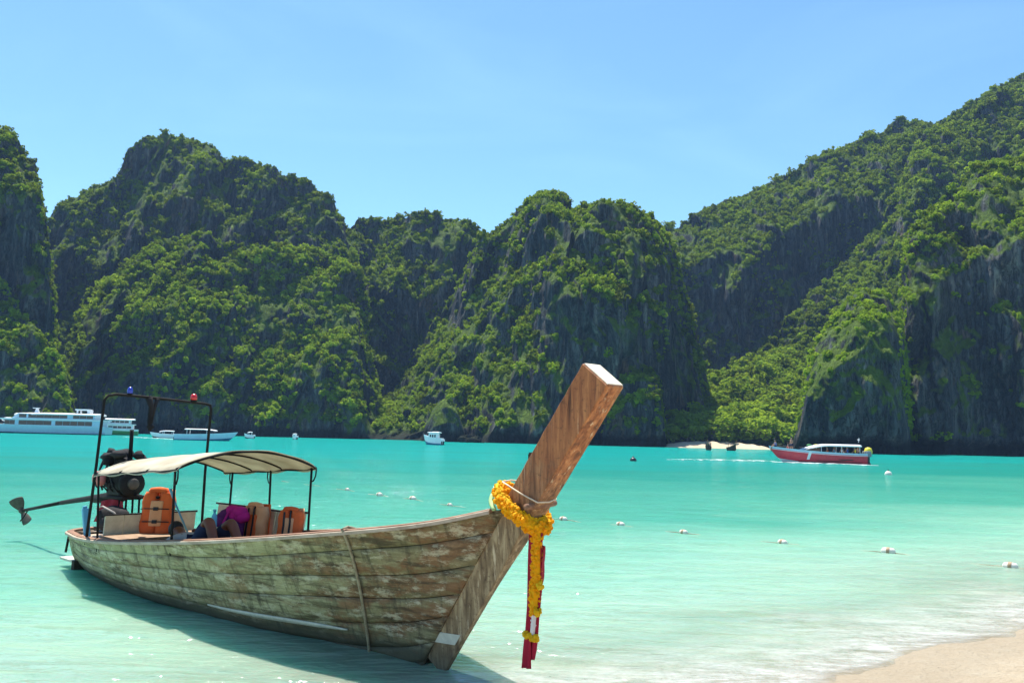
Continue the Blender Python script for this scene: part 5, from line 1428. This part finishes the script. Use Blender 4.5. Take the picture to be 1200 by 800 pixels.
# small longtails drawn up on the far beach
def small_longtail(px, py, yaw, label, L=7.0):
    p = on_water(px, py, 0)
    o = empty("small_longtail_boat", (p.x, p.y, 0.1), yaw, label, "boat")
    Rw = boat_hull(L, 1.5, 0.75, 1.2, -0.03, 30, -0.2)
    hull_band(Rw, 0, 8, "hull", M['liner'], o); deck_top(Rw, "deck", M['deck'], o, -0.15)
    curved_roof(-L * 0.25, L * 0.12, 1.5, 1.75, 0.15, "canopy", M['darkcloth'], o, 0.06)
    for x_ in (-0.22, 0.1):
        for sy in (-.6, .6): MB().tube([(x_ * L, sy, 0.5), (x_ * L, sy, 1.75)], 0.04, 6).build("canopy_pole", M['iron'], o)
    MB().tube([(L * 0.47, 0, 1.2), (L * 0.56, 0, 2.4)], [0.12, 0.09], 6).build("prow", M['post'], o)
    return o
small_longtail(830, 527.3, -1.9, "small dark roofed boat drawn up at the far beach, seen end-on", 3.2)
small_longtail(858, 527.8, -1.2, "small dark roofed boat lying more broadside on the far beach", 3.2)

# ------------------------------------------------------------------ trees that can be told apart behind the far beach
def tree_mesh(seed, mat):
    r = np.random.default_rng(seed)
    t = MB()
    t.tube([(0, 0, -0.5), (0.05, 0.03, 0.25), (-0.03, 0.05, 0.55), (0.05, 0.0, 0.95)], [0.07, 0.055, 0.045, 0.02], 7)
    for k in range(5):
        an = k * 1.26 + r.uniform(-.3, .3); e = r.uniform(0.35, 0.6)
        t.tube([(0, 0.02, 0.35 + 0.07 * k), (0.25 * math.cos(an), 0.25 * math.sin(an), 0.6 + 0.06 * k), (e * math.cos(an), e * math.sin(an), 0.85 + 0.05 * k)], [0.03, 0.022, 0.01], 5)
    trunk = t.mesh("trunk", M['bark'], True)
    cr = crown_mesh("crown", seed + 5, mat, 420, 9, 0.15)
    co = np.zeros(len(cr.vertices) * 3, np.float32); cr.vertices.foreach_get('co', co); co = co.reshape(-1, 3); co[:, 2] = co[:, 2] * 0.8 + 0.95; cr.vertices.foreach_set('co', co.ravel()); cr.update()
    return trunk, cr
TM = [tree_mesh(60 + i, M['leaf2'] if i < 4 else M['leaf']) for i in range(6)]
def tree(p, s, i, label, group=None):
    o = empty("tree", p, random.uniform(0, 6.28), label, "tree", group); o.scale = (s * random.uniform(.9, 1.15), s * random.uniform(.9, 1.15), s)
    link("trunk", TM[i][0], o); link("crown", TM[i][1], o); return o
for k in range(30):
    f = (k % 10 + random.uniform(0.2, 0.8)) / 10; rowi = k // 10
    px = 778 + f * 165; Yd = 307 + rowi * 10 + random.uniform(-3, 3)
    d = ray(px, 520); gz = 1.0 + rowi * 3.5
    tree((d.x / d.y * Yd, Yd, gz), random.uniform(4.2, 6.8), random.randrange(4), "leafy green tree in the wood behind the far beach", "trees behind the far beach")
sk1 = at(785, 266, 470); tree((sk1.x, sk1.y, sk1.z - 3), 4.0, 5, "lone dark tree on the low saddle beside the central peak", None)
sk2 = at(908, 212, 505); tree((sk2.x, sk2.y, sk2.z - 3), 4.0, 4, "dark tree standing out on the long sloping ridge skyline", None)

# ------------------------------------------------------------------ sea air
hz = MB().box((0, 230, 130), (1500, 760, 272)).build("haze"); tag(hz, kind="stuff")
t = NT("sea_haze")
pv = t.node("ShaderNodeVolumePrincipled"); pv.inputs['Color'].default_value = (0.38, 0.62, 1.0, 1); pv.inputs['Density'].default_value = 0.00013; pv.inputs['Anisotropy'].default_value = 0.0
t.l.new(pv.outputs[0], t.out.inputs['Volume'])
hz.data.materials.append(t.m)
